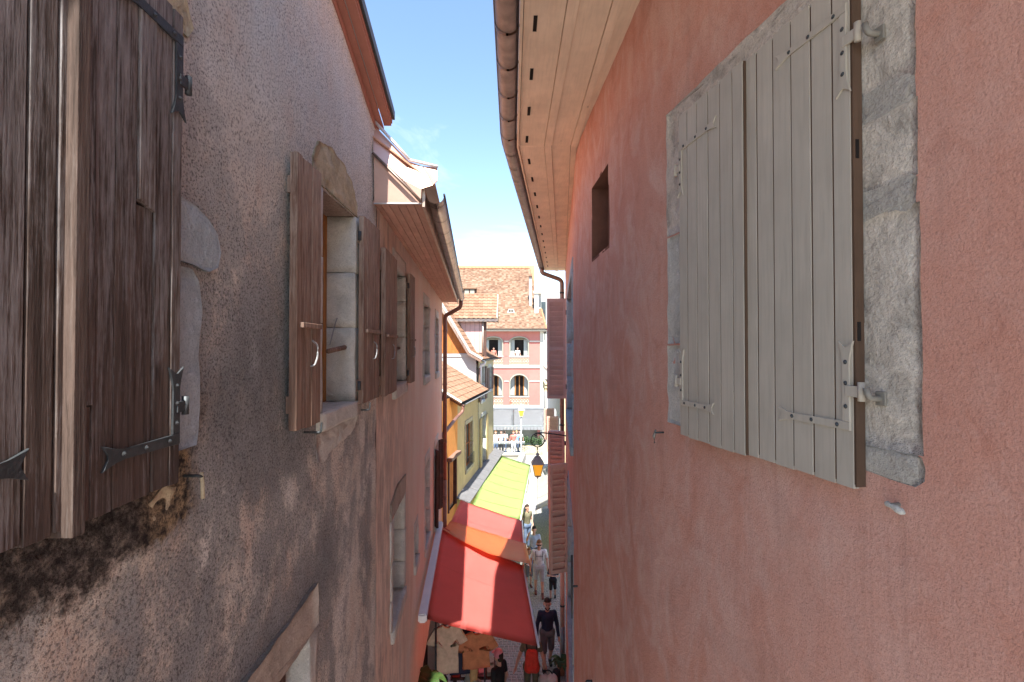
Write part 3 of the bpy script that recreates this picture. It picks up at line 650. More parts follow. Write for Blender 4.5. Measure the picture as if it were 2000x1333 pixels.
# ------------------------------------------------------------------ the rose house on the right
RN = Frame((1.294, 0), (-.19, 1), -1)
def slope(Y):
    def sm(a, b, x): t = min(1, max(0, (x-a)/(b-a))); return t*t*(3-2*t)
    return -.19+(.145)*sm(2.5, 3.1, Y)+.14*sm(4.5, 5.4, Y)
RP = []; x = 1.294+.19*7; y = -7.0
while y <= 12.75:
    RP.append((x, y)); x += slope(y+.01)*.02; y += .02
def rx(Y):
    i = min(len(RP)-2, max(0, int((Y+7)/.02))); (xa, ya), (xb, yb) = RP[i], RP[i+1]; return xa+(xb-xa)*(Y-ya)/(yb-ya)
def rplan(Y):
    s = slope(Y); k = math.hypot(1, s); return (rx(Y), Y, -1/k, -s/k)
class Curve:                                     # the bent wall used like a Frame: u is the depth Y
    def P(s, u, w, z): x, y, nx, ny = rplan(u); return Vector((x+nx*w, y+ny*w, z))
RC = Curve()
ZR = 2.07; YE = 12.7; YN = -2.4  # house lengthened out of view to block sun on its near wall
rose = thing('rose_house', 'rose washed house with rounded wall, pine soffit and grey plank shutters, nearest on the right', 'house', (1.5, 2, GZ))
niche = (3.62, 4.2, .77, 1.39); wa = (6.2, 9.9, -1.25, 1.0); wb = (6.2, 9.0, -4.6, -2.45); wc = (10.9, 12.0, -4.4, -2.3)
wd = (6.6, 8.4, GZ+.02, -5.6)
hs = [niche, wa, wb, wd]; ex = [v for h in hs for v in h[:2]]; ez = [v for h in hs for v in h[2:]]
sc_ = dedupe(cuts(YN, .8, .1)+cuts(.8, 5.6, .045, ex)[1:]+cuts(5.6, YE, .12, ex)[1:], ex)
zc_ = dedupe(cuts(GZ, -2.4, .25, ez)+cuts(-2.4, ZR+.03, .045, ez)[1:], ez)
wall_grid('wall', rplan, sc_, zc_, hs, 'rose_render', rose, fr=2.6, amp_fn=lambda s, z: .0012 if (.9 < s < 2.6 and z > -.55) else .007)
box('wall_core', Frame((1.9, YN), (0, 1), -1), 0, 2.2-YN, -.1, -.05, GZ, ZR, 'dark_room', rose)
x, y, nx, ny = rplan(YE)
box('end_wall', Frame((x+.006, y), (1, .09), -1), 0, 4, -.03, 0, GZ, ZR, 'rose_render', rose)
# deep niche, its shade put into the dark colours of sides and back
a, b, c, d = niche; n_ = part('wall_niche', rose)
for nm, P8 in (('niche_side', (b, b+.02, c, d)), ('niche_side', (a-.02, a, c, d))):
    bm = bmesh.new(); hexa(bm, [RC.P(u, w, z) for u in P8[:2] for w in (-.75, .0) for z in P8[2:]]); from_bm(nm, bm, 'niche_shade', n_)
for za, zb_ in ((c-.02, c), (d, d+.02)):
    bm = bmesh.new(); hexa(bm, [RC.P(u, w, z) for u in (a-.02, b+.02) for w in (-.75, .0) for z in (za, zb_)]); from_bm('niche_side', bm, 'niche_shade', n_)
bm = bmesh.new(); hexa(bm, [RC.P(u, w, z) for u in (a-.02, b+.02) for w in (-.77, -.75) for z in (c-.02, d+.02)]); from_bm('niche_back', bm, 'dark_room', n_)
# tall windows in the bent wall
def curved_window(h, stone='blue_stone'):
    a, b, c, d = h; f = Frame((rx(a), a), (rx(b)-rx(a), b-a), -1); L = math.hypot(rx(b)-rx(a), b-a)
    reveal(rose, f, 0, L, c, d, .22, stone, (.3, .6), stone, .02, .12)
    window_unit('window', rose, f, 0, L, c, d, .2, 'white_metal', 2, tr=2)
for h in (wa, wb): curved_window(h)
f = Frame((rx(wd[0]), wd[0]), (rx(wd[1])-rx(wd[0]), wd[1]-wd[0]), -1)
reveal(rose, f, 0, 1.81, wd[2], wd[3], .22, 'blue_stone', (.3, .6), 'blue_stone', .02, .12); box('shop_door', f, 0, 1.81, -.3, -.25, wd[2], wd[3], 'dark_wood', rose)
# louvred shutters standing open
def open_leaf(Y, width, z0, z1, ang, mat='mauve_paint', off=.03):
    x, y, nx, ny = rplan(Y); s = slope(Y); k = math.hypot(1, s); tx, ty = s/k, 1/k
    d = (nx*math.cos(ang)+tx*math.sin(ang), ny*math.cos(ang)+ty*math.sin(ang))
    f = Frame((x+nx*off, y+ny*off), d, 1)
    lf = louvre_leaf(rose, f, 0, width, -.03, .03, z0, z1, mat, (0., .5, 1.), .105)
    for z in (z0+.25, z1-.3): tube('hinge_knuckle', [f.P(-.01, 0, z-.05), f.P(-.01, 0, z+.05)], .016, 'iron', lf, 8, up=Vector((0, 1, 0)))
    return lf
open_leaf(10.35, .40, -1.08, 1.06, .12); open_leaf(9.2, .36, -4.22, -2.18, -.28, 'salmon_paint'); open_leaf(12.1, .42, -4.0, -2.08, .2); open_leaf(12.5, .42, -4.1, -2.15, .55)
# soffit: boards following the bent eave
def edge(Y, off): 
    base = .06+(0 if Y < 4.92 else (Y-4.92)*.104)
    return base+off
eave = part('eave', rose)
YS = [YN, 1.2, 4.92, 8.5, 12.95]
def strip(name, o0, o1, z0, z1, mat, ys=YS, parent=None, gap=.002):
    for ya, yb in zip(ys, ys[1:]):
        bm = bmesh.new(); hexa(bm, [Vector((edge(Y, o), Y, z)) for Y in (ya+.001, yb-.001) for o in (o0+gap, o1-gap) for z in (z0, z1)]); from_bm(name, bm, mat, parent or eave)
offs = [.012, .27, .345, .54, .60, .86, 1.15, 1.5]
for i, (p, q) in enumerate(zip(offs, offs[1:])):
    strip('soffit_board', p, q, ZR-(.0 if i % 2 == 0 else .012), ZR+.025, 'soffit_pine')
strip('eave_deck', 0, 2.6, ZR+.03, ZR+.06, 'dark_wood')
strip('fascia', -.012, .011, ZR-.018, ZR+.16, 'soffit_pine')
for k in range(19):
    Y = 1.84+k*.57; 
    bm = bmesh.new(); hexa(bm, [Vector((edge(Y_, o), Y_, z)) for Y_ in (Y, Y+.15) for o in (.075, .10) for z in (ZR-.004, ZR-.0015)]); from_bm('vent_slot', bm, 'dark_room', eave)
bm = bmesh.new(); hexa(bm, [Vector((edge(Y, 0)+dx, Y, z)) for Y in (YN, 4.92) for dx, z in ((-.03, ZR+.17), (-.03, ZR+.19), (5, ZR+4.0), (5, ZR+4.02))]); from_bm('roof_plane', bm, 'red_roof_tile', eave)
bm = bmesh.new(); hexa(bm, [Vector((edge(Y, 0)+dx, Y, z)) for Y in (4.92, 13) for dx, z in ((-.03, ZR+.17), (-.03, ZR+.19), (5, ZR+4.0), (5, ZR+4.02))]); from_bm('roof_plane', bm, 'red_roof_tile', eave)
# gutter
gut = part('gutter', rose); GR2 = .077
gp = lambda Y: Vector((edge(Y, -.014-GR2), Y, ZR+.065))
bm = bmesh.new(); sweep_bm(bm, [gp(Y) for Y in (YN, 0, 2, 4, 4.8, 5.04, 7, 10, 13)], GR2, 16, math.pi, 2*math.pi); bmesh.ops.solidify(bm, geom=bm.faces[:], thickness=.004); from_bm('channel', bm, 'copper_gutter', gut, True)
for k in range(30):
    Y = 1.1+k*.405; bm = bmesh.new(); sweep_bm(bm, [gp(Y), gp(Y+.028)], GR2+.006, 16, math.pi, 2*math.pi); bmesh.ops.solidify(bm, geom=bm.faces[:], thickness=.004); from_bm('bracket_band', bm, 'copper_gutter', gut, True)
tube('gutter_bead', [gp(Y)+Vector((-GR2, 0, .004)) for Y in (YN, 0, 4.8, 5.04, 9, 13)], .010, 'iron', gut, 8)
dp = part('downpipe', rose)
ym = 12.45; xw = rx(ym)
tube('pipe', bend([gp(ym)+Vector((0, 0, -.06)), gp(ym)+Vector((.02, 0, -.2)), Vector((xw-.32, ym, ZR-.24)), Vector((xw-.09, ym, ZR-.32)), Vector((xw-.09, ym, ZR-1.0)), Vector((xw-.09, ym, -4.6))], .22, 7), .055, 'copper_gutter', dp, 12, up=Vector((0, 1, 0)))
tube('pipe', [Vector((xw-.09, ym, -4.6)), Vector((xw-.09, ym, GZ+1.0))], .055, 'salmon_paint', dp, 12, up=Vector((0, 1, 0)))
tube('pipe_shoe', [Vector((xw-.09, ym, GZ+1.0)), Vector((xw-.09, ym, GZ))], .062, 'zinc', dp, 12, up=Vector((0, 1, 0)))
for z in (1.4, -.2, -2, -5, -6.6): tube('pipe_clip', [Vector((xw-.09, ym, z)), Vector((xw-.09, ym, z+.04))], .064, 'iron', dp, 12, up=Vector((0, 1, 0)))

# grey plank shutters closed over the near window, with stone surround
R_ = lambda px, py, w=0.0: RN.pix(px, py, w)
sur = part('window_surround', rose)
uR = R_(1800, 600)[0]; uE = R_(1690, 600)[0]; uL = R_(1304, 600)[0]; uLs = R_(1330, 600)[0]
zt = R_(1304, 225)[1]; zbm = R_(1334, 842)[1]
zj = [R_(1745, y)[1] for y in (925, 880, 408, 358, 212, 168)]
def blk(nm, ua, ub, za, zb_, mat, amp=.004, face=.006):
    rough_prism(nm, RN, [(ua, za), (ub, za), (ub, zb_), (ua, zb_)], -.06, face, mat, sur, amp, 13, .03)
ui = uE+.06
top_z = zt
rough_prism('mortar_bed', RN, [(uR+.004, zj[0]), (ui, zj[0]), (ui, top_z), (uR+.004, top_z)], -.05, .003, 'mortar', sur, .002, 13)
blk('surround_stone', uR, ui, zj[1], zj[2], 'surround_stone'); blk('surround_stone', uR+.004, ui, zj[3], zj[4], 'surround_stone'); blk('surround_stone', uR+.006, ui, zj[5], top_z, 'surround_stone')
rough_prism('mortar_joint', RN, [(uR+.01, zj[2]+.012), (ui, zj[2]-.03), (ui, zj[3]-.055), (uR+.006, zj[3]-.004)], -.04, .005, 'mortar', sur, .003, 13)
rough_prism('mortar_joint', RN, [(uR+.012, zj[4]+.012), (ui, zj[4]-.05), (ui, zj[5]-.08), (uR+.012, zj[5]-.004)], -.04, .005, 'mortar', sur, .003, 13)
rough_prism('mortar_joint', RN, [(uR-.004, zj[0]), (uR+.02, zj[0]-.02), (ui, zj[0]-.01), (ui, zj[1]), (uR+.006, zj[1]-.004), (uR-.006, zj[1]-.03)], -.04, .006, 'mortar', sur, .004, 13)
blk('surround_stone', uLs-.05, uL, zbm+.02, zbm+.42, 'jamb_stone', .007); blk('surround_stone', uLs-.05, uL-.004, zbm+.43, zbm+.98, 'jamb_stone', .007); blk('surround_stone', uLs-.05, uL, zbm+.99, top_z, 'surround_stone', .007)
rough_prism('lintel_stone', RN, [(uR, top_z-.002), (uR+.36, top_z-.12), (uL-.36, top_z-.12), (uL, top_z-.004), (uL, top_z+.002), (uL-.01, top_z+.0), (uR, top_z+.01)], -.05, .010, 'surround_stone', sur, .006, 13)
rough_prism('lintel_stone', RN, [(uR+.002, top_z-.2), (uL-.01, top_z-.2), (uL-.002, top_z), (uR, top_z)], -.05, .008, 'surround_stone', sur, .006, 13)
# leaves
ZB, ZT = zbm-.004, top_z-.115
WF = .044
far = part('shutter', rose); us = [R_(x, 600, WF+.012)[0] for x in (1327, 1343, 1362, 1384, 1407, 1432, 1454)]
planks(far, RN, us[::-1], .031, WF+.012, ZB, ZT, 'grey_paint', .0065, .0006, .0012)
box('leaf_edge', RN, us[-1]-.003, us[-1]+.0005, .016, WF+.010, ZB+.004, ZT-.004, 'grey_paint_edge', far)
box('gap_shade_board', RN, min(us)+.003, max(us)-.003, .014, WF+.0095, ZB+.01, ZT-.01, 'grey_paint_edge', far)  # dark filling, shade of the plank grooves put into colour
near = part('shutter', rose); us2 = [us[-1]+.004]+[R_(x, 600, WF)[0] for x in (1480, 1512, 1548, 1587, 1629, 1666)]
planks(near, RN, us2[::-1], .025, WF, ZB+.006, ZT, 'grey_paint', .007, .0006, .0012)
box('leaf_edge', RN, us2[-1]-.0035, us2[-1]+.0005, .010, WF-.003, ZB+.012, ZT-.004, 'grey_paint_edge', near)
for z in (.02, .55): box('edge_slot', RN, us2[-1]-.0045, us2[-1]-.003, .022, .034, z, z+.055, 'dark_room', near)
box('gap_shade_board', RN, min(us2)+.003, max(us2)-.003, .008, WF-.0025, ZB+.018, ZT-.01, 'grey_paint_edge', near)
ue = us2[-1]; us_f = us[0]
zq = R_(1650, 100, WF)[1]
L_strap(near, RN, ue+.022, R_(1524, 120, WF)[0], R_(1650, 18, WF)[1], R_(1655, 170, WF)[1], WF, 'grey_paint', .0125, .006, (ue-.028, R_(1675, 65, WF)[1]))
L_strap(near, RN, ue+.022, R_(1530, 815, WF)[0], R_(1655, 832, WF)[1], R_(1655, 680, WF)[1], WF, 'grey_paint', .0125, .006, (ue-.028, R_(1680, 766, WF)[1]))
WK = WF+.012
L_strap(far, RN, us_f-.02, R_(1394, 240, WK)[0], R_(1335, 287, WK)[1], R_(1332, 375, WK)[1], WK, 'grey_paint', .0125, .006, (us_f+.022, R_(1328, 330, WK)[1]))
L_strap(far, RN, us_f-.02, R_(1390, 795, WK)[0], R_(1335, 787, WK)[1], R_(1332, 690, WK)[1], WK, 'grey_paint', .0125, .006, (us_f+.022, R_(1328, 745, WK)[1]))
for px, py in ((1700, 72), (1703, 778)):          # pintles driven into the stone
    u, z = R_(px, py, .03); p = part('pintle', rose)
    tube('pintle_pin', bend([RN.P(u-.015, -.03, z), RN.P(u-.012, .052, z), RN.P(u-.006, .055, z+.03)], .012, 4), .0085, 'grey_iron', p, 10)
    box('pintle_plate', RN, u-.03, u, .012, .02, z-.02, z+.02, 'grey_iron', p, .003)
# wall catches
u, z = R_(1296, 845); k = part('shutter_catch', rose)
tube('catch_stem', [RN.P(u, -.02, z), RN.P(u, .05, z)], .005, 'iron', k, 8); tube('catch_tongue', [RN.P(u, .045, z+.015), RN.P(u+.01, .05, z-.02), RN.P(u+.008, .048, z-.055)], .006, 'grey_iron', k, 8, [.004, .008, .004])
u, z = R_(1756, 988); k = part('shutter_catch', rose)
tube('catch_stem', [RN.P(u, -.02, z+.003), RN.P(u, .03, z+.003)], .006, 'grey_iron', k, 8)
tube('catch_tongue', [RN.P(u+.016, .026, z+.004), RN.P(u+.010, .027, z+.004), RN.P(u-.004, .027, z+.001), RN.P(u-.018, .027, z-.002), RN.P(u-.030, .027, z-.005), RN.P(u-.038, .027, z-.007)], .008, 'jamb_stone', k, 10, [.004, .008, .006, .010, .009, .003])
# iron bar standing off the wall further down
k = part('iron_bar', rose); Y = 5.05
tube('bar', [RC.P(Y, .06, -2.15), RC.P(Y, .06, -2.4), RC.P(Y, .06, -2.8)], .009, 'iron', k, 8, [.011, .013, .006], up=Vector((0, 1, 0))); tube('bracket', [RC.P(Y, -.02, -2.47), RC.P(Y, .07, -2.47)], .011, 'iron', k, 8)
k = part('iron_bar', rose); Y = 4.25
tube('bar', bend([RC.P(Y, -.01, -2.9), RC.P(Y, .05, -2.9), RC.P(Y, .05, -3.3)], .02, 3), .012, 'iron', k, 8)
# ------------------------------------------------------------------ houses further down the street on the left
FC = Frame((-2.19, 13), (.126, 1)); dX = lambda Y: -2.19+.126*(Y-13)
def poly(name, pts, mat, parent, t=None):
    """a flat polygon given by world corners, with thickness vector t"""
    bm = bmesh.new(); A = [bm.verts.new(p) for p in pts]; bm.faces.new(A)
    if t is not None:
        B = [bm.verts.new(Vector(p)+Vector(t)) for p in pts]; bm.faces.new(B[::-1]); k = len(A)
        for i in range(k): bm.faces.new((A[i], A[(i+1) % k], B[(i+1) % k], B[i]))
    return from_bm(name, bm, mat, parent)
_tiles = {}
def tile_mesh(w, l, mat, h=.035):
    key = (w, l, mat)
    if key not in _tiles:
        bm = bmesh.new(); n = 6; A = []; B = []; C_ = []
        for i in range(n+1):
            x = (i/n-.5)*w; z = h*math.sin(i/n*math.pi*2+.6)*.5
            A.append(bm.verts.new((x, 0, z+.028))); B.append(bm.verts.new((x, l, z+.004))); C_.append(bm.verts.new((x, 0, z+.010)))
        for i in range(n): bm.faces.new((A[i], A[i+1], B[i+1], B[i])); bm.faces.new((C_[i+1], C_[i], A[i], A[i+1])[::-1])
        me = bpy.data.meshes.new('tile'); bmesh.ops.recalc_face_normals(bm, faces=bm.faces); bm.to_mesh(me); bm.free(); me.materials.append(M[mat]); _tiles[key] = me
    return _tiles[key]
def tile_slope(parent, O, along, up, nx, ny, w, l, mat, skip=None):
    """rows of tiles: O lower corner, along and up unit vectors in the slope"""
    along = Vector(along).normalized(); up = Vector(up).normalized(); nrm = along.cross(up).normalized(); me = tile_mesh(w*1.04, l*1.18, mat); O = Vector(O)
    if nrm.z < 0: along = -along; O = O-along*(nx*w); nrm = -nrm
    R = Matrix((along, up, nrm)).transposed().to_4x4()
    for j in range(ny):
        for i in range(nx):
            p = O+along*((i+.5)*w)+up*(j*l)+nrm*.012
            if skip and skip(p): continue
            o = bpy.data.objects.new('tile', me); COL.objects.link(o); attach(o, parent)
            o.matrix_basis = Matrix.Translation(p) @ R @ Matrix.Rotation(random.uniform(-.02, .02), 4, 'Z')

# low house with the lean-to roof
low = thing('low_yellow_house', 'low orange and yellow house with lean-to tiled roof above the green awning', 'house', (-3, 16, GZ))
ZE = -1.70; sl = .61
def house_wall(name, F, u0, u1, z0, z1, holes, mat, parent):
    ex = [v for h in holes for v in h[:2]]; ez = [v for h in holes for v in h[2:]]
    return wall_grid(name, frame_plan(F), dedupe(cuts(u0, u1, .3, ex), ex), dedupe(cuts(z0, z1, .3, ez), ez), holes, mat, parent, amp=.008, fr=2)
uc = FC.uY
door = (uc(14.9), uc(15.75), GZ+3.05, -3.55); win = (uc(17.2), uc(18.4), -4.35, -2.75)
house_wall('wall', FC, uc(12.6), uc(16.05), GZ, ZE+.15, [door], 'orange_render', low)
house_wall('wall', FC, uc(16.05), uc(19.5), GZ, ZE+.15, [win], 'yellow_render', low)
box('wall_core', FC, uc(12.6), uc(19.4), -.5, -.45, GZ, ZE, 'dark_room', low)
d_ = part('door', low); box('door_leaf', FC, door[0], door[1], -.12, -.07, door[2], door[3], 'brown_wood', d_); 
for k in range(4): box('door_board', FC, door[0]+.03+k*.2, door[0]+.21+k*.2, -.069, -.055, door[2]+.1, door[3]-.1, 'gable_board', d_)
box('door_frame', FC, door[0]-.09, door[0], -.1, .04, door[2], door[3]+.09, 'dark_wood', low); box('door_frame', FC, door[1], door[1]+.09, -.1, .04, door[2], door[3]+.09, 'dark_wood', low); box('door_head', FC, door[0]-.2, door[1]+.2, -.1, .16, door[3]+.092, door[3]+.19, 'brown_wood', low)
reveal(low, FC, *win, .12, 'ochre_stone', (.5,), 'ochre_stone', .03, .1); window_unit('window', low, FC, *win, .10, 'gable_board', 1)
for k in range(8): tube('balcony_bar', [FC.P(win[0]+.1+k*.16, .07, win[2]+.02), FC.P(win[0]+.1+k*.16, .07, win[2]+.42)], .008, 'iron', low, 6, up=Vector((0, 1, 0)))
tube('balcony_rail', [FC.P(win[0], .07, win[2]+.43), FC.P(win[1], .07, win[2]+.43)], .014, 'iron', low, 6)
rf = part('roof', low); YA, YZ = 15.1, 19.62
e0 = FC.P(uc(YA), .36, ZE); e1 = FC.P(uc(YZ), .36, ZE); back = Vector((-1, 0, sl)).normalized()
poly('roof_deck', [e0, e1, e1+back*3.6, e0+back*3.6], 'dark_wood', rf, (0, 0, -.09))
poly('gable_wall', [FC.P(uc(YA+.3), 0, ZE-.1), FC.P(uc(YA+.3), -3.2, ZE-.1), FC.P(uc(YA+.3), -3.2, ZE+2.0), FC.P(uc(YA+.3), 0, ZE+.1)], 'dark_wood', low, (0, .05, 0))
for k in range(7):
    p = FC.P(uc(YA+.1+k*.7), .33, ZE-.10); tube('rafter', [p, p+back*1.2], .045, 'brown_wood', rf, 4)
hid = lambda p: p.x/p.y*FPX+1000 < 853
tile_slope(rf, e0+Vector((.02, 0, 0)), e1-e0, back, 26, 13, (e1-e0).length/26, .24, 'roof_tile', hid)
tube('verge_board', [e0+Vector((0, -.03, .0)), e0+back*3.6+Vector((0, -.03, 0))], .05, 'white_band', rf, 4)
bm = bmesh.new(); sweep_bm(bm, [e0+Vector((.07, -.05, -.02)), e1+Vector((.07, .05, -.02))], .065, 10, math.pi, 2*math.pi); bmesh.ops.solidify(bm, geom=bm.faces[:], thickness=.004); from_bm('gutter', bm, 'zinc', low, True)
tube('downpipe', bend([e0+Vector((.05, .03, -.07)), e0+Vector((.03, .02, -.28)), e0+Vector((-.12, -.3, -.42)), LF.P(L2+.1, -.02, ZE-.48)], .12, 6), .05, 'pipe_brown', low, 10)
# stone flashing above the awning
for k in range(6):
    ya = 15.9+k*1.3; ZF = -5.0
    poly('flashing_slab', [FC.P(uc(ya), -.02, ZF+.12), FC.P(uc(ya+1.28), -.02, ZF+.12), FC.P(uc(ya+1.28), .46, ZF-.03), FC.P(uc(ya), .46, ZF-.03)], 'slate_sheet', low, (0, 0, -.04))

# house with the boarded gable
gab = thing('boarded_gable_house', 'cream house with orange boarded gable, white verge and tiled dormer beyond the lean-to roof', 'house', (-2.5, 21, GZ))
YG, YH = 19.6, 23.3
wins = [(uc(20.2), uc(21.2), -5.0, -2.9), (uc(20.0), uc(20.9), -2.2, -.8), (uc(21.9), uc(22.6), -1.9, -.9)]
house_wall('wall', FC, uc(YG), uc(YH), GZ, -.35, wins, 'cream_render', gab)
for h in wins:
    reveal(gab, FC, *h, .14, 'jamb_stone', (.5,), 'jamb_stone', .02, .09); window_unit('window', gab, FC, *h, .12, 'pale_shutter')
    for s in (0, 1): box('shutter', FC, (h[0]-.42 if s == 0 else h[1]+.02), (h[0]-.02 if s == 0 else h[1]+.42), .025, .06, h[2], h[3], 'yellow_render' if h is wins[0] else 'brown_wood', gab, .004)
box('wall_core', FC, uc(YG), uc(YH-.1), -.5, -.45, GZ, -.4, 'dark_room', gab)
q = FC.P(uc(YH), 0, 0); poly('end_wall', [(q.x, q.y, GZ), (q.x-5, q.y, GZ), (q.x-5, q.y, 2.0), (q.x, q.y, -.35)], 'cream_render', gab, (0, -.04, 0))
gx = dX(YG)
poly('gable_wall', [(gx, YG, GZ), (gx-5, YG, GZ), (gx-5, YG, -.22), (gx-.1, YG, -.22)], 'white_render', gab, (0, .04, 0))
poly('gable_beam', [(gx-.25, YG-.03, -.36), (gx-5, YG-.03, -.36), (gx-5, YG-.03, -.24), (gx-.25, YG-.03, -.24)], 'white_band', gab, (0, .03, 0))
# verge line: (offset from gx, z)
V0, V1, V2 = Vector((.20, -.47)), Vector((-.30, -.18)), Vector((-2.9, 4.20))
bx = gx-.32
for k in range(14):
    x1, x0 = bx-k*.19, bx-(k+1)*.19+.004
    f = lambda x: max(-.22, V1.y+(x-(gx+V1.x))*(V2.y-V1.y)/(V2.x-V1.x)-.04)
    poly('gable_board', [(x1, YG-.02+.006*(k % 2), -.215), (x0, YG-.02+.006*(k % 2), -.215), (x0, YG-.02+.006*(k % 2), f(x0)), (x1, YG-.02+.006*(k % 2), max(-.21, f(x1)))], 'gable_board', gab, (0, .02, 0))
rf = part('roof', gab); YR0, YR1 = YG-.32, YH+.3
sh = lambda Y: .126*(Y-YG)
def rp(v, Y): return Vector((gx+v.x+sh(Y), Y, v.y))
for a_, b_ in ((V0, V1), (V1, V2)):
    poly('roof_deck', [rp(a_, YR0), rp(a_, YR1), rp(b_, YR1), rp(b_, YR0)], 'dark_wood', rf, (-.05, 0, -.07))
    poly('verge_board', [rp(a_, YR0-.03), rp(b_, YR0-.03), rp(b_, YR0-.03)+Vector((.06, 0, .07)), rp(a_, YR0-.03)+Vector((.06, 0, .07))], 'white_band', rf, (0, .03, 0))
    poly('verge_shadow_board', [rp(a_, YR0-.015)+Vector((-.06, 0, -.10)), rp(b_, YR0-.015)+Vector((-.06, 0, -.10)), rp(b_, YR0-.015), rp(a_, YR0-.015)], 'brown_wood', rf, (0, .03, 0))
w_ = (YR1-YR0)/16
nx_, lT = 16, .20
tile_slope(rf, rp(V0, YR0), rp(V0, YR1)-rp(V0, YR0), Vector((V1.x-V0.x, 0, V1.y-V0.y)), nx_, 3, w_*1.007, lT, 'roof_tile')
tile_slope(rf, rp(V1, YR0), rp(V0, YR1)-rp(V0, YR0), Vector((V2.x-V1.x, 0, V2.y-V1.y)), nx_, 15, w_*1.007, lT, 'roof_tile')
bm = bmesh.new(); sweep_bm(bm, [rp(V0, YR0)+Vector((.06, -.03, -.01)), rp(V0, YR1)+Vector((.06, 0, -.01))], .06, 10, math.pi, 2*math.pi); bmesh.ops.solidify(bm, geom=bm.faces[:], thickness=.004); from_bm('gutter', bm, 'zinc', gab, True)
tube('downpipe', bend([rp(V0, YG+.05)+Vector((.06, 0, -.06)), rp(V0, YG+.05)+Vector((.03, 0, -.2)), Vector((gx+.08, YG+.08, -.7)), Vector((gx+.08, YG+.08, -1.5))], .08, 5), .05, 'white_metal', gab, 10, up=Vector((0, 1, 0)))
# dormer: ridge across the street direction, one slope facing up the street
dm = part('dormer', gab)
YD0, YDR, YD1 = 20.2, 21.05, 21.9; zE, zR = 1.22, 2.28; xL, xF, xO = gx-2.6, gx+.18, gx+.72
poly('dormer_cheek', [(xL, YD0+.25, -.6), (xF, YD0+.25, -.6), (xF, YD0+.25, zE+.05), (xL, YD0+.25, zE+.05)], 'dark_wood', dm, (0, .04, 0))
for k in range(6): poly('cheek_board', [(xF-k*.2, YD0+.235, -.2), (xF-k*.2-.19, YD0+.235, -.2), (xF-k*.2-.19, YD0+.235, zE+.04), (xF-k*.2, YD0+.235, zE+.04)], 'mauve_paint', dm, (0, .013, 0))
poly('dormer_front', [(xF, YD0+.25, -.6), (xF, YD1-.25, -.6), (xF, YD1-.25, zE), (xF, YDR, zR-.15), (xF, YD0+.25, zE)], 'dark_wood', dm, (-.04, 0, 0))
poly('corner_post', [(xF-.02, YD0+.2, -.5), (xF+.10, YD0+.2, -.5), (xF+.10, YD0+.2, zE), (xF-.02, YD0+.2, zE)], 'dark_wood', dm, (0, .1, 0))
tube('dormer_pipe', [(xF-.05, YD0+.15, -.3), (xF-.05, YD0+.15, zE-.02)], .04, 'pale_copper', dm, 8, up=Vector((0, 1, 0)))
for s, ya in ((1, YD0), (-1, YD1)):
    poly('dormer_deck', [(xL, ya, zE), (xO, ya, zE), (xO, YDR, zR), (xL, YDR, zR)], 'dark_wood', dm, (0, 0, -.05))
poly('verge_board', [(xO+.003, YD0-.02, zE-.1), (xO+.003, YDR, zR-.1), (xO+.003, YD1, zE-.1), (xO+.003, YD1, zE+.06), (xO+.003, YDR, zR+.06), (xO+.003, YD0-.02, zE+.06)], 'pale_copper', dm, (.03, 0, 0))
poly('fascia', [(xL, YD0-.01, zE-.11), (xO, YD0-.01, zE-.11), (xO, YD0-.01, zE), (xL, YD0-.01, zE)], 'pale_copper', dm, (0, .02, 0))
ln = math.hypot(YDR-YD0, zR-zE)
tile_slope(dm, (xL+.35, YD0-.05, zE), (1, 0, 0), (0, YDR-YD0, zR-zE), 15, 8, (xO-xL-.35)/15, ln/8, 'roof_tile')
for k in range(9): tube('ridge_tile', [(xL+.6+k*.3, YDR, zR+.02), (xL+.6+k*.3+.32, YDR, zR+.035)], .07, 'roof_tile', dm, 8)

# ------------------------------------------------------------------ the arcaded house across the square
YP = 42.0
PF = Frame((-8, YP), (1, 0)); Xp = lambda px: (px-1000)/FPX*YP; Zp = lambda py: (680-py)/FPX*YP
arc = thing('arcaded_house', 'sunlit pink house with arched loggias and large tiled roof across the square', 'house', (-1, YP, GZ))
xR = Xp(1061); bays = []
for cx in (-3.95, Xp(963.5), Xp(1014)):
    bays.append((cx-.84, cx+.84, -.76, .55, .99)); bays.append((cx-.84, cx+.84, -4.26, -3.05, -2.27))
holes = [(a+8, b+8, c, e) for a, b, c, d, e in bays]; shopf = (.5, 10.2, GZ+.05, -5.6); holes.append(shopf)
house_wall('wall', PF, 0, xR+8, GZ, 1.6, holes, 'pink_facade', arc)
box('end_wall', PF, xR+8-.02, xR+8+.01, -9, -.01, GZ, 1.6, 'white_render', arc)
box('recess_wall', PF, 0, xR+7.9, -.62, -.55, GZ, 1.6, 'arch_recess', arc)
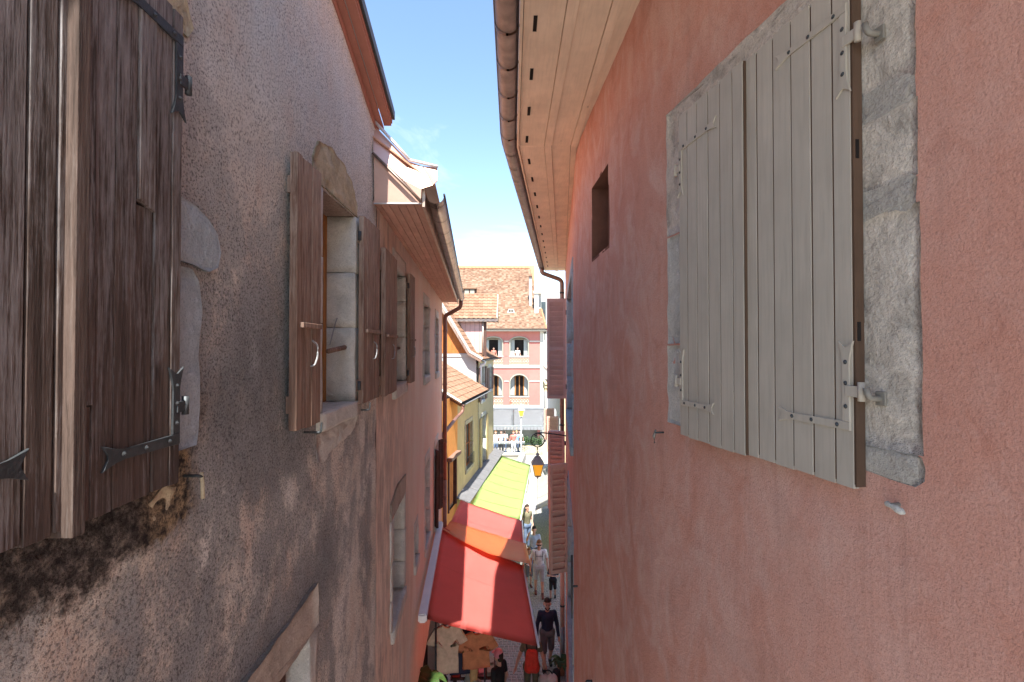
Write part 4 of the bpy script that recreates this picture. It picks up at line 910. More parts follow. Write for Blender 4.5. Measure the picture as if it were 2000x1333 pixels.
for a, b, zc0, sp, tp in bays:
    cx = (a+b)/2; hw = (b-a)/2; N = 12
    for s in (-1, 1):
        pts = [(cx+s*hw+8, tp)]+[(cx+8+s*hw*math.cos(k/N*math.pi/2), sp+(tp-sp)*math.sin(k/N*math.pi/2)) for k in range(N+1)]
        prism('arch_spandrel', PF, pts, -.5, .0015, 'pink_facade', arc)
    ap = [PF.P(cx+8+(hw-.03)*math.cos(k/16*math.pi), .02, sp+(tp-sp-.03)*math.sin(k/16*math.pi)) for k in range(17)]
    tube('arch_moulding', [PF.P(cx+8+hw-.03, .02, zc0)]+ap+[PF.P(cx+8-hw+.03, .02, zc0)], .055, 'arch_recess', arc, 6, up=Vector((0, 1, 0)))
    for s in (-1, 1): box('arch_jamb', PF, cx+8+s*hw-.03, cx+8+s*hw+.03, -.55, -.003, zc0, sp, 'arch_recess', arc)
    upper = zc0 > -1
    zt_ = tp-.27 if upper else tp-.2; wp = part('window', arc)
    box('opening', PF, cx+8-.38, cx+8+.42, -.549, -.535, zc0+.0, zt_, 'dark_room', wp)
    if not upper:
        for k in (-.38, -.02, .36): box('window_frame', PF, cx+8+k, cx+8+k+.09, -.53, -.45, zc0+.1, zt_, 'orange_wood', wp)
        for s in (-1, 1): box('shutter', PF, cx+8+s*.60-.18, cx+8+s*.60+.18, -.52, -.47, zc0+.1, zt_, 'pale_shutter', wp)
    else:
        box('window_head', PF, cx+8-.42, cx+8+.44, -.53, -.47, zt_, zt_+.1, 'arch_recess', wp)
        for s in (-1, 1): box('shutter', PF, cx+8+s*.61-.2, cx+8+s*.61+.2, -.4, -.35, zc0+.02, zt_+.02, 'pale_shutter', wp)
    # pierced terracotta parapet
    bl = part('balustrade', arc); zb0 = zc0-(.70 if upper else .66)
    box('parapet_core', PF, a+8, b+8, -.10, .001+.002, zb0, zc0-.002, 'white_band', bl); box('coping', PF, a+8-.03, b+8+.03, -.12, .07, zc0, zc0+.07, 'white_band', bl)
    for j in range(2):
        for k in range(7):
            x0 = a+8+.12+k*.24; z_ = zb0+.18+j*.30
            tube('pierced_tile', [PF.P(x0+.09*math.cos(t*math.pi/5), .02, z_+.10*math.sin(t*math.pi/5)) for t in range(10)]+[PF.P(x0+.09, .02, z_)], .03, 'terracotta', bl, 5, up=Vector((0, 1, 0)))
for z, h, w_ in ((-1.47-.27, .25, .08), (Zp(798), .28, .08)): box('string_course', PF, 0, xR+8, .003, w_, z, z+h, 'white_band', arc)
for z in (Zp(667)-.05, Zp(744)-.1):
    for a_, b_ in ((Xp(985)+8.0, Xp(993.5)+8), (Xp(1034)+8, xR+7.7)): box('impost_band', PF, a_, b_, .003, .05, z, z+.1, 'white_band', arc)
box('pilaster', PF, Xp(986)+8, Xp(992)+8, .002, .025, -.7, 1.5, 'pink_facade', arc)
box('quoin_strip', PF, xR+7.72, xR+8.02, .004, .06, GZ, 1.55, 'white_band', arc)
box('shop_interior', PF, 0, 11, -4, -3.9, GZ, -5.4, 'dark_wood', arc); box('shop_floor_slab', PF, 0, xR+8, -.5, -.02, -5.6, -5.5, 'dark_wood', arc)
tube('downpipe', [PF.P(xR+8.13, .1, 1.4), PF.P(xR+8.13, .1, GZ)], .06, 'zinc', arc, 8, up=Vector((0, 1, 0)))
rf = part('roof', arc); zE = 1.62; YRd = YP+8.2; zRd = 8.25
P_ = lambda X, Y, z: Vector((X, Y, z))
xa, xb, xrb = -9, xR+.25, Xp(1036)*YRd/YP
poly('roof_deck', [P_(xa, YP-.55, zE), P_(xb, YP-.55, zE), P_(xrb, YRd, zRd), P_(xa, YRd, zRd)], 'far_tile', rf, (0, .1, -.1))
poly('roof_hip', [P_(xb, YP-.55, zE), P_(xb, YP+16, zE), P_(xrb, YRd, zRd)], 'far_tile', rf, (-.1, 0, -.1))
up = Vector((0, YRd-YP+.55, zRd-zE)); Ls = up.length; up.normalize(); nr = Vector((0, -up.z, up.y)); bm = bmesh.new(); rows = int(Ls/.16)
for j in range(rows):
    t = j*.16; xe = xb+(xrb-xb)*(t/Ls); x = max(xa, -5.6)+(.1 if j % 2 else 0)
    while x < xe-.05:
        p = P_(x, YP-.55, zE)+up*t; r = random.uniform(.015, .045); w = .205
        A = [p+nr*r, p+Vector((w, 0, 0))+nr*(r+random.uniform(-.008, .008)), p+Vector((w, 0, 0))+up*.17+nr*.008, p+up*.17+nr*.008, p, p+Vector((w, 0, 0))]
        v = [bm.verts.new(q) for q in A]; bm.faces.new(v[:4]); bm.faces.new((v[0], v[1], v[5], v[4])); x += .21
from_bm('tile', bm, 'far_tile', rf, kind='stuff')
for k in range(30): tube('ridge_tile', [P_(xrb-.1-k*.4, YRd, zRd+.03), P_(xrb-.1-k*.4-.42, YRd, zRd+.05)], .11, 'terracotta', rf, 8)
for k in range(26):
    p0 = P_(xb, YP-.55, zE).lerp(P_(xrb, YRd, zRd), k/26); p1 = P_(xb, YP-.55, zE).lerp(P_(xrb, YRd, zRd), (k+1.1)/26); tube('hip_tile', [p0, p1], .09, 'terracotta', rf, 6)
box('eave_cornice', PF, 0, xb+8, .01, .5, 1.44, 1.58, 'white_band', rf)
bm = bmesh.new(); sweep_bm(bm, [P_(xa, YP-.64, 1.66), P_(xb, YP-.64, 1.66)], .1, 10, math.pi, 2*math.pi); bmesh.ops.solidify(bm, geom=bm.faces[:], thickness=.004); from_bm('gutter', bm, 'zinc', arc, True)
def on_roof(px, py):
    r = ray(px, py); n = nr; t = (P_(0, YP-.55, zE).dot(n))/r.dot(n); return r*t
sk = part('roof_hatch', arc); c = on_roof(917, 577)
for nm, x0, x1, z0, z1, y0, m in (('hatch_frame', -.55, .55, 0, .62, 0, 'dark_wood'), ('hatch_lid', -.65, .65, .62, .75, -.15, 'roof_tile')):
    bm = bmesh.new(); hexa(bm, [c+Vector((x, y, z)) for x in (x0, x1) for y in (y0, 1.2) for z in (z0, z1)]); from_bm(nm, bm, m, sk)
for k in (-1, 1):
    bm = bmesh.new(); hexa(bm, [c+Vector((x, y, z)) for x in (k*.26-.2, k*.26+.2) for y in (-.02, .02) for z in (.1, .52)]); from_bm('hatch_pane', bm, 'arch_recess', sk)
sk = part('roof_vent', arc); c = on_roof(998, 612)
bm = bmesh.new(); A = [bm.verts.new(c+Vector((x, y, z))) for y in (0, .6) for x, z in ((-.36, 0), (.36, 0), (.22, .38), (-.22, .38))]
for f_ in ((0, 1, 2, 3), (7, 6, 5, 4), (0, 4, 5, 1), (1, 5, 6, 2), (2, 6, 7, 3), (3, 7, 4, 0)): bm.faces.new([A[i] for i in f_])
from_bm('vent_hood', bm, 'white_band', sk)
for k in (-1, 1):
    bm = bmesh.new(); hexa(bm, [c+Vector((x, y, z)) for x in (k*.1-.07, k*.1+.07) for y in (-.01, .01) for z in (.1, .3)]); from_bm('vent_opening', bm, 'dark_room', sk)

# plain terracotta roof rising behind
bh = thing('tall_roofed_house', 'house behind the arcaded one, only its plain orange roof showing above the ridge', 'house', (-4, 56, GZ))
z1 = (680-518)/FPX*60
poly('roof', [P_(-14, 53, 4), P_(Xp(1045)*57/YP, 53, 4), P_(Xp(1045)*60/YP, 60, z1), P_(-14, 60, z1)], 'terracotta', bh, (0, .1, -.2)); poly('wall', [P_(-13.5, 53.5, GZ), P_(2.6, 53.5, GZ), P_(2.6, 53.5, 4), P_(-13.5, 53.5, 4)], 'cream_render', bh, (0, .2, 0))

# white house to the right of it
wh = thing('white_house', 'narrow white house with tall white chimneys right of the arcaded house', 'house', (5, YP, GZ))
WFm = Frame((0, YP-.2), (1, 0)); x0 = Xp(1066.5)
wins = [(x0+.15, x0+.55, -3.6, -2.2), (x0+.15, x0+.55, -.4, .9)]
house_wall('wall', WFm, x0, x0+3.5, GZ, 1.5, wins, 'white_render', wh)
for h in wins: window_unit('window', wh, WFm, *h, .1, 'pale_shutter', 0)
box('upper_wall', WFm, Xp(1054), x0+3.5, -3, -2.2, 1.3, 5.4, 'white_render', wh); box('attic_window', WFm, Xp(1060), Xp(1069), -2.199, -2.15, 2.4, 4.2, 'glass', wh); box('attic_frame', WFm, Xp(1058.5), Xp(1070.5), -2.21, -2.17, 2.2, 4.4, 'pale_shutter', wh)
box('balcony_slab', WFm, Xp(1056), x0+3, -2.2, -1.2, 1.9, 2.05, 'white_band', wh)
box('chimney', WFm, Xp(1045.5), Xp(1053.5), -2.0, -1.6, 2.6, 7.5, 'white_render', wh); box('chimney_cap', WFm, Xp(1043), Xp(1060), -2.1, -1.5, 4.9, 5.1, 'white_band', wh); box('chimney', WFm, Xp(1035.5), Xp(1041), -3, -2.6, 3.4, 6.5, 'white_render', wh)
box('chimney_pot', WFm, Xp(1035), Xp(1041.5), -3.1, -2.5, 6.5, 6.62, 'dark_wood', wh); box('pent_roof', WFm, Xp(1055), x0+3.5, -2.4, .1, 1.5, 1.62, 'roof_tile', wh)

# pale house beyond the rose house
ph = thing('pale_corner_house', 'pale house with salmon shutters and small balcony glimpsed beyond the rose house', 'house', (3, 24, GZ))
PH = Frame((1.95, 19), (.024, 1), -1)
wins = [(3.2, 4.3, -4.4, -2.9), (.6, 1.6, -4.4, -2.9)]
house_wall('wall', PH, 0, 11, GZ, -1.2, wins, 'white_render', ph)
q = PH.P(0, 0, 0); box('end_wall', Frame((q.x, q.y), (1, 0)), .004, 4, -.05, 0, GZ, -1.2, 'cream_render', ph)
for h in wins:
    window_unit('window', ph, PH, *h, .1, 'pale_shutter', 1)
    q = PH.P(h[1], .02, 0); louvre_leaf(ph, Frame((q.x, q.y), (-1, -.1)), 0, .5, -.02, .02, h[2], h[3], 'salmon_paint', (0, .5, 1), .09)
for k in range(3): box('balcony_slab', PH, 4.8+k*.02, 7.8, 0, .45, -2.15+k*.16, -2.05+k*.16, 'cream_render', ph)
box('eave', PH, -.1, 11, -1, .3, -1.2, -1.05, 'soffit_pine', ph)
# ------------------------------------------------------------------ awnings
def cloth_grid(name, c00, c10, c11, c01, mat, parent, n=14, sag=.05, ripple=.008, t=.006, u0=0., u1=1., lift=0., nu=None):
    """c00, c10 along the wall; c01, c11 along the front edge"""
    c00, c10, c11, c01 = map(Vector, (c00, c10, c11, c01)); vs_ = []; fs = []
    nu = nu or n
    for j in range(n+1):
        for i in range(nu+1):
            u, v = u0+(u1-u0)*i/nu, j/n; p = (c00*(1-u)+c10*u)*(1-v)+(c01*(1-u)+c11*u)*v
            p.z -= sag*4*v*(1-v)*(.6+.4*math.sin(u*math.pi)); p.z += mnoise.noise(p*1.7)*ripple*2+mnoise.noise(p*5)*ripple+lift; vs_.append(p)
    for j in range(n):
        for i in range(nu): a = j*(nu+1)+i; fs.append((a, a+1, a+nu+2, a+nu+1))
    bm = bmesh.new(); V = [bm.verts.new(p) for p in vs_]
    for f in fs: bm.faces.new([V[i] for i in f])
    bmesh.ops.solidify(bm, geom=bm.faces[:], thickness=t)
    return from_bm(name, bm, mat, parent, True)
def awning(nm, label, c00, c10, c11, c01, mat, cassette='white_metal', sag=.03, valance=0.0, arms=True, bar='white_metal', panels=1, vmat=None):
    c00, c10, c11, c01 = map(Vector, (c00, c10, c11, c01)); m = (c00+c10)/2
    a = thing(nm, label, 'awning', (m.x, m.y, m.z))
    for k in range(panels): 
        f0, f1 = k/panels, (k+1)/panels-.002*(panels > 1)
        cloth_grid('canopy', c00.lerp(c10, f0), c00.lerp(c10, f1), c01.lerp(c11, f1), c01.lerp(c11, f0), mat, a, sag=sag)
    ns = max(2, int((c10-c00).length/1.15))
    for k in range(1, ns): cloth_grid('seam', c00, c10, c11, c01, mat, a, sag=sag, u0=k/ns, u1=k/ns+.022/(c10-c00).length, lift=.0045, nu=1)
    if cassette:
        d = (c10-c00).normalized(); s = Vector((d.y, -d.x, 0))
        bm = bmesh.new(); hexa(bm, [c00+d*(-.06)+s*w+Vector((0, 0, z)) if e == 0 else c10+d*.06+s*w+Vector((0, 0, z)) for e in (0, 1) for w in (-.10, .015) for z in (-.03, .09)])
        bmesh.ops.bevel(bm, geom=bm.edges[:], offset=.02, segments=2, affect='EDGES'); from_bm('cassette', bm, cassette, a)
    tube('front_bar', [c01, c11], .018, bar, a, 8)
    if arms:
        for f in (.06, .94):
            w = c00.lerp(c10, f)+Vector((0, 0, -.05)); e = c01.lerp(c11, f)+Vector((0, 0, -.02)); mid = w.lerp(e, .5)+(c10-c00).normalized()*(.22 if f < .5 else -.22)+Vector((0, 0, -.10))
            tube('arm', [w, mid, e], .014, bar, a, 6)
    if valance:
        dz = Vector((0, 0, -valance)); n = 24; bm = bmesh.new(); T = [bm.verts.new(c01.lerp(c11, i/n)) for i in range(n+1)]; B = [bm.verts.new(c01.lerp(c11, i/n)+dz*(1 if i % 2 else .8)+Vector((random.uniform(-.02, .02), random.uniform(-.01, .01), 0))) for i in range(n+1)]
        for i in range(n): bm.faces.new((T[i], T[i+1], B[i+1], B[i]))
        bmesh.ops.solidify(bm, geom=bm.faces[:], thickness=.005); from_bm('valance', bm, vmat or mat, a)
    return a
def lw(Y, w, z): return LF.P(uF(Y), w, z)
Yn = 6.5
awning('red_awning', 'sunlit red shop awning with white cassette, lowest and nearest in the alley', lw(Yn, .14, -3.62), lw(9.85, .14, -3.62), (.20, 9.0, -4.02), (.355, Yn, -3.98), 'red_cloth')
awning('red_awning', 'red shop awning between the orange overlap and the lime green awning', (-1.45, 10.3, -4.02), (-1.42, 13.5, -4.22), (.27, 13.0, -4.62), (.27, 10.6, -4.52), 'red_cloth', None)
awning('lime_awning', 'lime green shop awning, farthest of the row of coloured awnings', (-1.32, 15.3, -5.08), (-.78, 23.4, -5.08), (.90, 23.3, -5.62), (.27, 15.8, -5.62), 'lime_cloth', None, .05, .28, vmat='lime_pale')
a = awning('white_awning', 'off-white shop awning on the far side of the lane below the lantern', (1.98, 17.2, -5.15), (2.05, 22.5, -5.15), (1.12, 22.3, -5.75), (.84, 17.2, -5.75), 'white_cloth', None, .06, .22)
# overlap of the two red awnings, its sunlit glow put into the orange
sh_ = thing('awning_overlap', 'orange band where the red awnings overlap, sunlit glow put into its colour', 'sheet', (-.6, 9.8, -4))
n = 20; bm = bmesh.new(); G = []
for j in range(7):
    v = j/6; row = []
    for i in range(n+1):
        u = i/n; A = lw(9.6, .16, -3.60).lerp(Vector((.335, 8.75, -3.90)), u); B = Vector((-1.36, 10.75, -3.84)).lerp(Vector((.30, 10.6, -4.28)), u)
        p = A.lerp(B, v); p.y -= .25*math.sin(u*math.pi)*(1-v); p.z += .015-.03*math.sin(v*math.pi)+.02*math.sin(u*7)*math.sin(v*math.pi)+.012*mnoise.noise(p*6); row.append(bm.verts.new(p))
    G.append(row)
for j in range(6):
    for i in range(n): bm.faces.new((G[j][i], G[j][i+1], G[j+1][i+1], G[j+1][i]))
for j in range(6):
    pass
drop = [bm.verts.new(G[j][n].co+Vector((.02, 0, -.22+.02*math.sin(j)))) for j in range(7)]
for j in range(6): bm.faces.new((G[j][n], drop[j], drop[j+1], G[j+1][n]))
bmesh.ops.solidify(bm, geom=bm.faces[:], thickness=.004); from_bm('sheet_body', bm, 'sunlit_overlap', sh_, True)
tube('tie_rope', [(.33, 9.06, -3.98), (.20, 9.0, -4.03), (.26, 9.05, -4.3)], .008, 'iron', sh_, 6)

# grey restaurant awning on the arcaded house
ga = thing('grey_awning', 'long pale grey restaurant awning on the arcaded house across the square', 'awning', (-1, 41, -5.3))
for k, (xa_, xb_) in enumerate(((-4.5, Xp(1003)*.97), (Xp(1003)*.97+.03, Xp(1062)))):
    s = .925
    cloth_grid('canopy', (xb_, YP-.08, -5.28), (xa_, YP-.08, -5.28), (xa_*s, 38.6, -6.22), (xb_*s, 38.6, -6.22), 'grey_cloth', ga, sag=.02)
box('cassette', PF, 2, Xp(1062)+8, .09, .26, -5.3, -5.15, 'zinc', ga)
for k in range(22):
    x0 = Xp(1062)*.925-.01-k*.27
    if x0 < -3.2: break
    poly('valance_flap', [P_(x0, 38.58, -6.23), P_(x0-.255, 38.58, -6.23), P_(x0-.245, 38.57, -6.53+.02*(k % 2)), P_(x0-.01, 38.57, -6.53)], 'grey_cloth', ga, (0, .006, 0))
tube('front_bar', [(-3.3, 38.6, -6.22), (Xp(1062)*.925, 38.6, -6.22)], .035, 'green_grey', ga, 8)
txt = bpy.data.curves.new('valance_lettering', 'FONT'); txt.body = 'PIZZA'; txt.size = .27; txt.extrude = .003; txt.space_character = 2.2; txt.align_x = 'CENTER'
to = bpy.data.objects.new('valance_lettering', txt); COL.objects.link(to); dg = bpy.context.evaluated_depsgraph_get(); me = bpy.data.meshes.new_from_object(to.evaluated_get(dg)); bpy.data.objects.remove(to)
me.transform(Matrix.Translation((.1, 38.555, -6.48)) @ Matrix.Rotation(math.pi/2, 4, 'X')); me.materials.clear(); me.materials.append(M['white_band']); to = bpy.data.objects.new('valance_lettering', me); COL.objects.link(to); attach(to, ga)

# ------------------------------------------------------------------ lantern on the rose house, street lamp, railing
def lantern_body(parent, c, s, top='green_grey', glass='amber_glass'):
    """four-sided tapering lantern; c is the middle of its hood's lower rim"""
    c = Vector(c)
    def ring(r, z): return [c+Vector((x*r*s, y*r*s, z*s)) for x, y in ((-1, -1), (1, -1), (1, 1), (-1, 1))]
    def loft(nm, rs, mat, cap=True):
        bm = bmesh.new(); R = [[bm.verts.new(p) for p in ring(*q)] for q in rs]
        for A, B in zip(R, R[1:]):
            for k in range(4): bm.faces.new((A[k], A[(k+1) % 4], B[(k+1) % 4], B[k]))
        if cap: bm.faces.new(R[0][::-1]); bm.faces.new(R[-1])
        from_bm(nm, bm, mat, parent)
    loft('hood', [(.235, 0), (.235, .02), (.14, .18), (.13, .20), (.10, .26), (.05, .29), (.045, .33), (.07, .35), (.02, .40), (.012, .5)], top)
    loft('glass', [(.11, -.42), (.195, -.005)], glass)
    for x, y in ((-1, -1), (1, -1), (1, 1), (-1, 1)): tube('corner_bar', [c+Vector((x*.115*s, y*.115*s, -.42*s)), c+Vector((x*.20*s, y*.20*s, 0))], .013*s, top, parent, 5)
    loft('foot', [(.01, -.56), (.03, -.5), (.12, -.45), (.125, -.42)], top)
lan = thing('wall_lantern', 'wrought iron lantern with amber glass hanging from a scroll bracket over the lane', 'lantern', (.62, 11.6, -3.4))
q = ray(1050, 906); q = q*(11.6/q.y); lantern_body(lan, q, .64)
sc = [q+Vector((.16*math.cos(t), 0, .56+.16*math.sin(t))) for t in [math.radians(a) for a in range(-90, 150, 12)]]
sc = [q+Vector((0, 0, .33))]+sc; tube('scroll', sc, .015, 'iron', lan, 8, up=Vector((0, 1, 0)))
sc = [q+Vector((-.16*math.cos(t), 0, .56+.16*math.sin(t))) for t in [math.radians(a) for a in range(-90, 60, 12)]]; sc += [q+Vector((-.02, 0, .66))]; tube('scroll', sc, .012, 'iron', lan, 8, up=Vector((0, 1, 0)))
tube('bracket_arm', bend([q+Vector((-.05, 0, .72)), q+Vector((.1, 0, .74)), q+Vector((.45, 0, .70)), Vector((rx(11.6), 11.6, q.z+.66))], .1, 5), .016, 'iron', lan, 8)
lp = thing('street_lamp', 'slim street lamp with yellow lantern standing by the railing on the square', 'street lamp', (.62, 35, GZ))
c = ray(1018, 803); c = c*(35/c.y)
tube('post', [(c.x, 35, GZ), (c.x, 35, GZ+.6), (c.x, 35, GZ+.62), (c.x, 35, c.z-.4)], .05, 'green_grey', lp, 10, [.09, .08, .05, .04], up=Vector((0, 1, 0)))
lantern_body(lp, c+Vector((0, 0, .05)), 1.0, 'white_band')
rl = thing('bridge_railing', 'ornate iron railing with round scrolls in front of the people on the bridge', 'railing', (-.4, 36, GZ))
zr = GZ+1.12; x = -2.2
for z, r in ((zr, .035), (zr-.13, .02), (GZ+.32, .02)): tube('rail', [(-2.3, 36, z), (.95, 36, z)], r, 'white_metal' if z == zr else 'green_grey', rl, 8)
while x < .95:
    tube('baluster', [(x, 36, GZ+.1), (x, 36, zr)], .012, 'iron', rl, 6, up=Vector((0, 1, 0)))
    tube('scroll', [(x+.13+.1*math.cos(t*math.pi/6), 36, GZ+.65+.1*math.sin(t*math.pi/6)) for t in range(13)], .012, 'iron', rl, 5, up=Vector((0, 1, 0))); x += .26
pw = thing('stone_parapet', 'low pale stone parapet below the railing at the end of the lane', 'wall', (-.4, 35.6, GZ))
box('parapet_block', Frame((-2.4, 35.4), (1, 0)), 0, 3.2, -.4, 0, GZ-.1, GZ+.28, 'square_stone', pw); box('coping_stone', Frame((-2.4, 35.35), (1, 0)), -.02, 3.25, -.5, .02, GZ+.281, GZ+.36, 'white_band', pw)
f = Frame((.82, 35.4), (-.12, -1)); box('side_block', f, 0, 4.5, -.2, .2, GZ-.1, GZ+.5, 'square_stone', pw)
def leaf_mass(name, parent, c, r, n, size, mat, flat=1.0):
    bm = bmesh.new(); c = Vector(c)
    for k in range(n):
        d = Vector((random.gauss(0, 1), random.gauss(0, 1), random.gauss(0, 1))).normalized()*random.uniform(.3, 1.); p = c+Vector((d.x*r[0], d.y*r[1], d.z*r[2]))
        a = Vector((random.gauss(0, 1), random.gauss(0, 1), random.gauss(0, .6))).normalized(); b = a.cross(Vector((random.gauss(0, 1), random.gauss(0, 1), random.gauss(0, 1)))).normalized(); s = size*random.uniform(.6, 1.3)
        V = [bm.verts.new(q) for q in (p-a*s, p+b*s*.4, p+a*s, p-b*s*.4)]; bm.faces.new(V)
    return from_bm(name, bm, mat, parent)
for i, (px, lab) in enumerate(((1027, 'planter of shrubs left of the dark restaurant tables on the square'), (1040, 'middle planter of dark shrubs on the restaurant terrace'), (1054, 'planter of shrubs nearest the white house on the restaurant terrace'))):
    X = (px-1000)/FPX*37; t = thing('terrace_planter', lab, 'planter', (X, 37, GZ), 'planters on the restaurant terrace')
    box('trough', Frame((X-.27, 37), (1, 0)), 0, .54, -.3, 0, GZ, GZ+.62, 'ochre_stone', t, .02); leaf_mass('foliage', t, (X, 37.15, GZ+.95), (.3, .22, .42), 260, .08, 'leaf_dark')

# ------------------------------------------------------------------ people
def capsule(bm, p0, r0, p1, r1, sx=1., sy=1., n=10):
    p0, p1 = Vector(p0), Vector(p1); t = p1-p0; L = t.length; t = t/L if L > 1e-6 else Vector((0, 0, 1))
    x = t.cross(Vector((0, 1, 0))); x = x.normalized() if x.length > 1e-3 else Vector((1, 0, 0)); y = t.cross(x).normalized(); R = []
    for k in range(4): a = -math.pi/2+(k+.35)*math.pi/2/4; R.append((p0+t*r0*math.sin(a), r0*math.cos(a)))
    for k in range(4): a = (k+.65)*math.pi/2/4; R.append((p1+t*r1*math.sin(a), r1*math.cos(a)))
    rings = [[bm.verts.new(c+(x*math.cos(j*2*math.pi/n)*sx+y*math.sin(j*2*math.pi/n)*sy)*r) for j in range(n)] for c, r in R]
    for A, B in zip(rings, rings[1:]):
        for j in range(n): bm.faces.new((A[j], A[(j+1) % n], B[(j+1) % n], B[j]))
    bm.faces.new(rings[0][::-1]); bm.faces.new(rings[-1])
def fuse(name, bm, mat, parent, xf, voxel, smooth=4):
    """join overlapping limbs into one continuous skin"""
    bmesh.ops.recalc_face_normals(bm, faces=bm.faces); me = bpy.data.meshes.new(name); bm.to_mesh(me); bm.free()
    o = bpy.data.objects.new(name, me); COL.objects.link(o); m = o.modifiers.new('r', 'REMESH'); m.mode = 'VOXEL'; m.voxel_size = voxel
    s = o.modifiers.new('s', 'SMOOTH'); s.iterations = smooth; s.factor = .5
    dg = bpy.context.evaluated_depsgraph_get(); m2 = bpy.data.meshes.new_from_object(o.evaluated_get(dg)); bpy.data.objects.remove(o); bpy.data.meshes.remove(me)
    m2.transform(xf); m2.materials.clear(); m2.materials.append(M[mat]); m2.polygons.foreach_set('use_smooth', [True]*len(m2.polygons)); m2.name = name
    r = bpy.data.objects.new(name, m2); COL.objects.link(r); return attach(r, parent)
def person(label, x, y, h=1.75, yaw=0., shirt='white_shirt', legs='khaki_shorts', hair='hair_dark', shoe='black_cloth', short=True, sleeve=.55, z=GZ, vox=.011, group=None,
           el=(), wr=(), er=(), wrr=(), step=.0, lean=0., glasses=False, cap=None, long_hair=False, face=True, beard=False, stocky=1.0):
    """faces -Y at yaw 0; el/wr = left elbow and wrist, er/wrr = right (viewer's right is +x)"""
    p = thing('person', label, 'person', (x, y, z), group); k = h/1.76
    xf = Matrix.Translation((x, y, z)) @ Matrix.Rotation(yaw, 4, 'Z') @ Matrix.Scale(k, 4)
    V = lambda *a: Vector(a)
    l = lambda v: V(v[0], v[1]-lean*max(0, v[2]-.9), v[2])
    w_ = stocky
    sh = [l(V(-.175*w_, 0, 1.42)), l(V(.175*w_, 0, 1.42))]
    E = [l(V(*el)) if el else l(V(-.245*w_, .03, 1.13)), l(V(*er)) if er else l(V(.245*w_, .03, 1.13))]
    W = [l(V(*wr)) if wr else l(V(-.265*w_, -.07, .88)), l(V(*wrr)) if wrr else l(V(.265*w_, -.07, .88))]
    hip = [V(-.088*w_, 0, .92), V(.088*w_, 0, .92)]
    K = [V(-.10, -.03-step*.55, .51), V(.10, -.02+step*.25, .51)]; A = [V(-.10, .03-step*.75, .09), V(.10, .05+step*1.0, .09+abs(step)*.25)]
    T = [a+V(0, -.15, -.045 if i == 0 or step == 0 else -.06) for i, a in enumerate(A)]
    hd = l(V(0, -.015, 1.63))
    def torso(bm, g):
        capsule(bm, (0, 0, .95), .125*w_+g, l(V(0, 0, 1.14)), .125*w_+g, 1.12, .82); capsule(bm, l(V(0, 0, 1.14)), .125*w_+g, l(V(0, -.005, 1.30)), .145*w_+g, 1.12, .80)
        capsule(bm, sh[0]+V(.03, 0, -.03), .07+g, sh[1]+V(-.03, 0, -.03), .07+g); capsule(bm, l(V(-.09*w_, 0, 1.36)), .085+g, l(V(.09*w_, 0, 1.36)), .085+g)
    bm = bmesh.new(); torso(bm, -.012)
    capsule(bm, l(V(0, .005, 1.42)), .062, l(V(0, 0, 1.54)), .055); capsule(bm, hd+V(0, .012, .015), .086, hd+V(0, -.0, .055), .082, 1, 1.12); capsule(bm, hd+V(0, -.03, -.055), .052, hd+V(0, -.01, .0), .074)
    capsule(bm, hd+V(0, -.098, .015), .010, hd+V(0, -.112, -.018), .016); capsule(bm, hd+V(0, -.07, -.088), .028, hd+V(0, -.06, -.08), .03)
    for s in (-1, 1): capsule(bm, hd+V(s*.084, .012, -.02), .014, hd+V(s*.088, .016, .022), .018)
    capsule(bm, (-.07, 0, .93), .115, (.07, 0, .93), .115)
    for i, s in ((0, -1), (1, 1)):
        capsule(bm, sh[i], .052, E[i], .041); capsule(bm, E[i], .042, W[i], .028)
        d = (W[i]-E[i]).normalized(); side = d.cross(V(0, 1, 0)); side = (side.normalized() if side.length > .2 else V(1, 0, 0)); fw = side.cross(d).normalized()
        pc = W[i]+d*.055; capsule(bm, W[i], .027, pc, .036, 1, .7)
        for f_, ln in ((-1.5, .062), (-.5, .075), (.5, .078), (1.5, .068)):
            b0 = pc+d*.025+fw*f_*.019; m_ = b0+d*ln*.55; capsule(bm, b0, .0105, m_, .0095, n=6); capsule(bm, m_, .0095, m_+(d-side*.5*s*-1).normalized()*ln*.5, .008, n=6)
        capsule(bm, W[i]+d*.02+V(0, -.02, 0), .012, W[i]+d*.07+V(0, -.055, 0), .010, n=6)
        capsule(bm, hip[i], .083*w_, K[i], .056); capsule(bm, K[i], .056, K[i].lerp(A[i], .35)+V(0, .012, 0), .053); capsule(bm, K[i].lerp(A[i], .35)+V(0, .012, 0), .053, A[i], .036); capsule(bm, A[i]+V(0, .02, -.03), .036, T[i], .034)
    fuse('body', bm, 'skin', p, xf, vox)
    bm = bmesh.new(); torso(bm, .014)
    for i in (0, 1):
        if sleeve <= 1: capsule(bm, sh[i], .068, sh[i].lerp(E[i], sleeve), .060)
        else: capsule(bm, sh[i], .066, E[i], .054); capsule(bm, E[i], .054, E[i].lerp(W[i], sleeve-1), .040)
    fuse('shirt', bm, shirt, p, xf, vox*1.3)
    bm = bmesh.new(); capsule(bm, (-.07*w_, 0, .94), .135, (.07*w_, 0, .94), .135, 1, 1)
    for i in (0, 1):
        if short: capsule(bm, hip[i], .105*w_, hip[i].lerp(K[i], .88), .086)
        else: capsule(bm, hip[i], .10*w_, K[i], .072); capsule(bm, K[i], .072, K[i].lerp(A[i], .93), .056)
    fuse('shorts' if short else 'trousers', bm, legs, p, xf, vox*1.3)
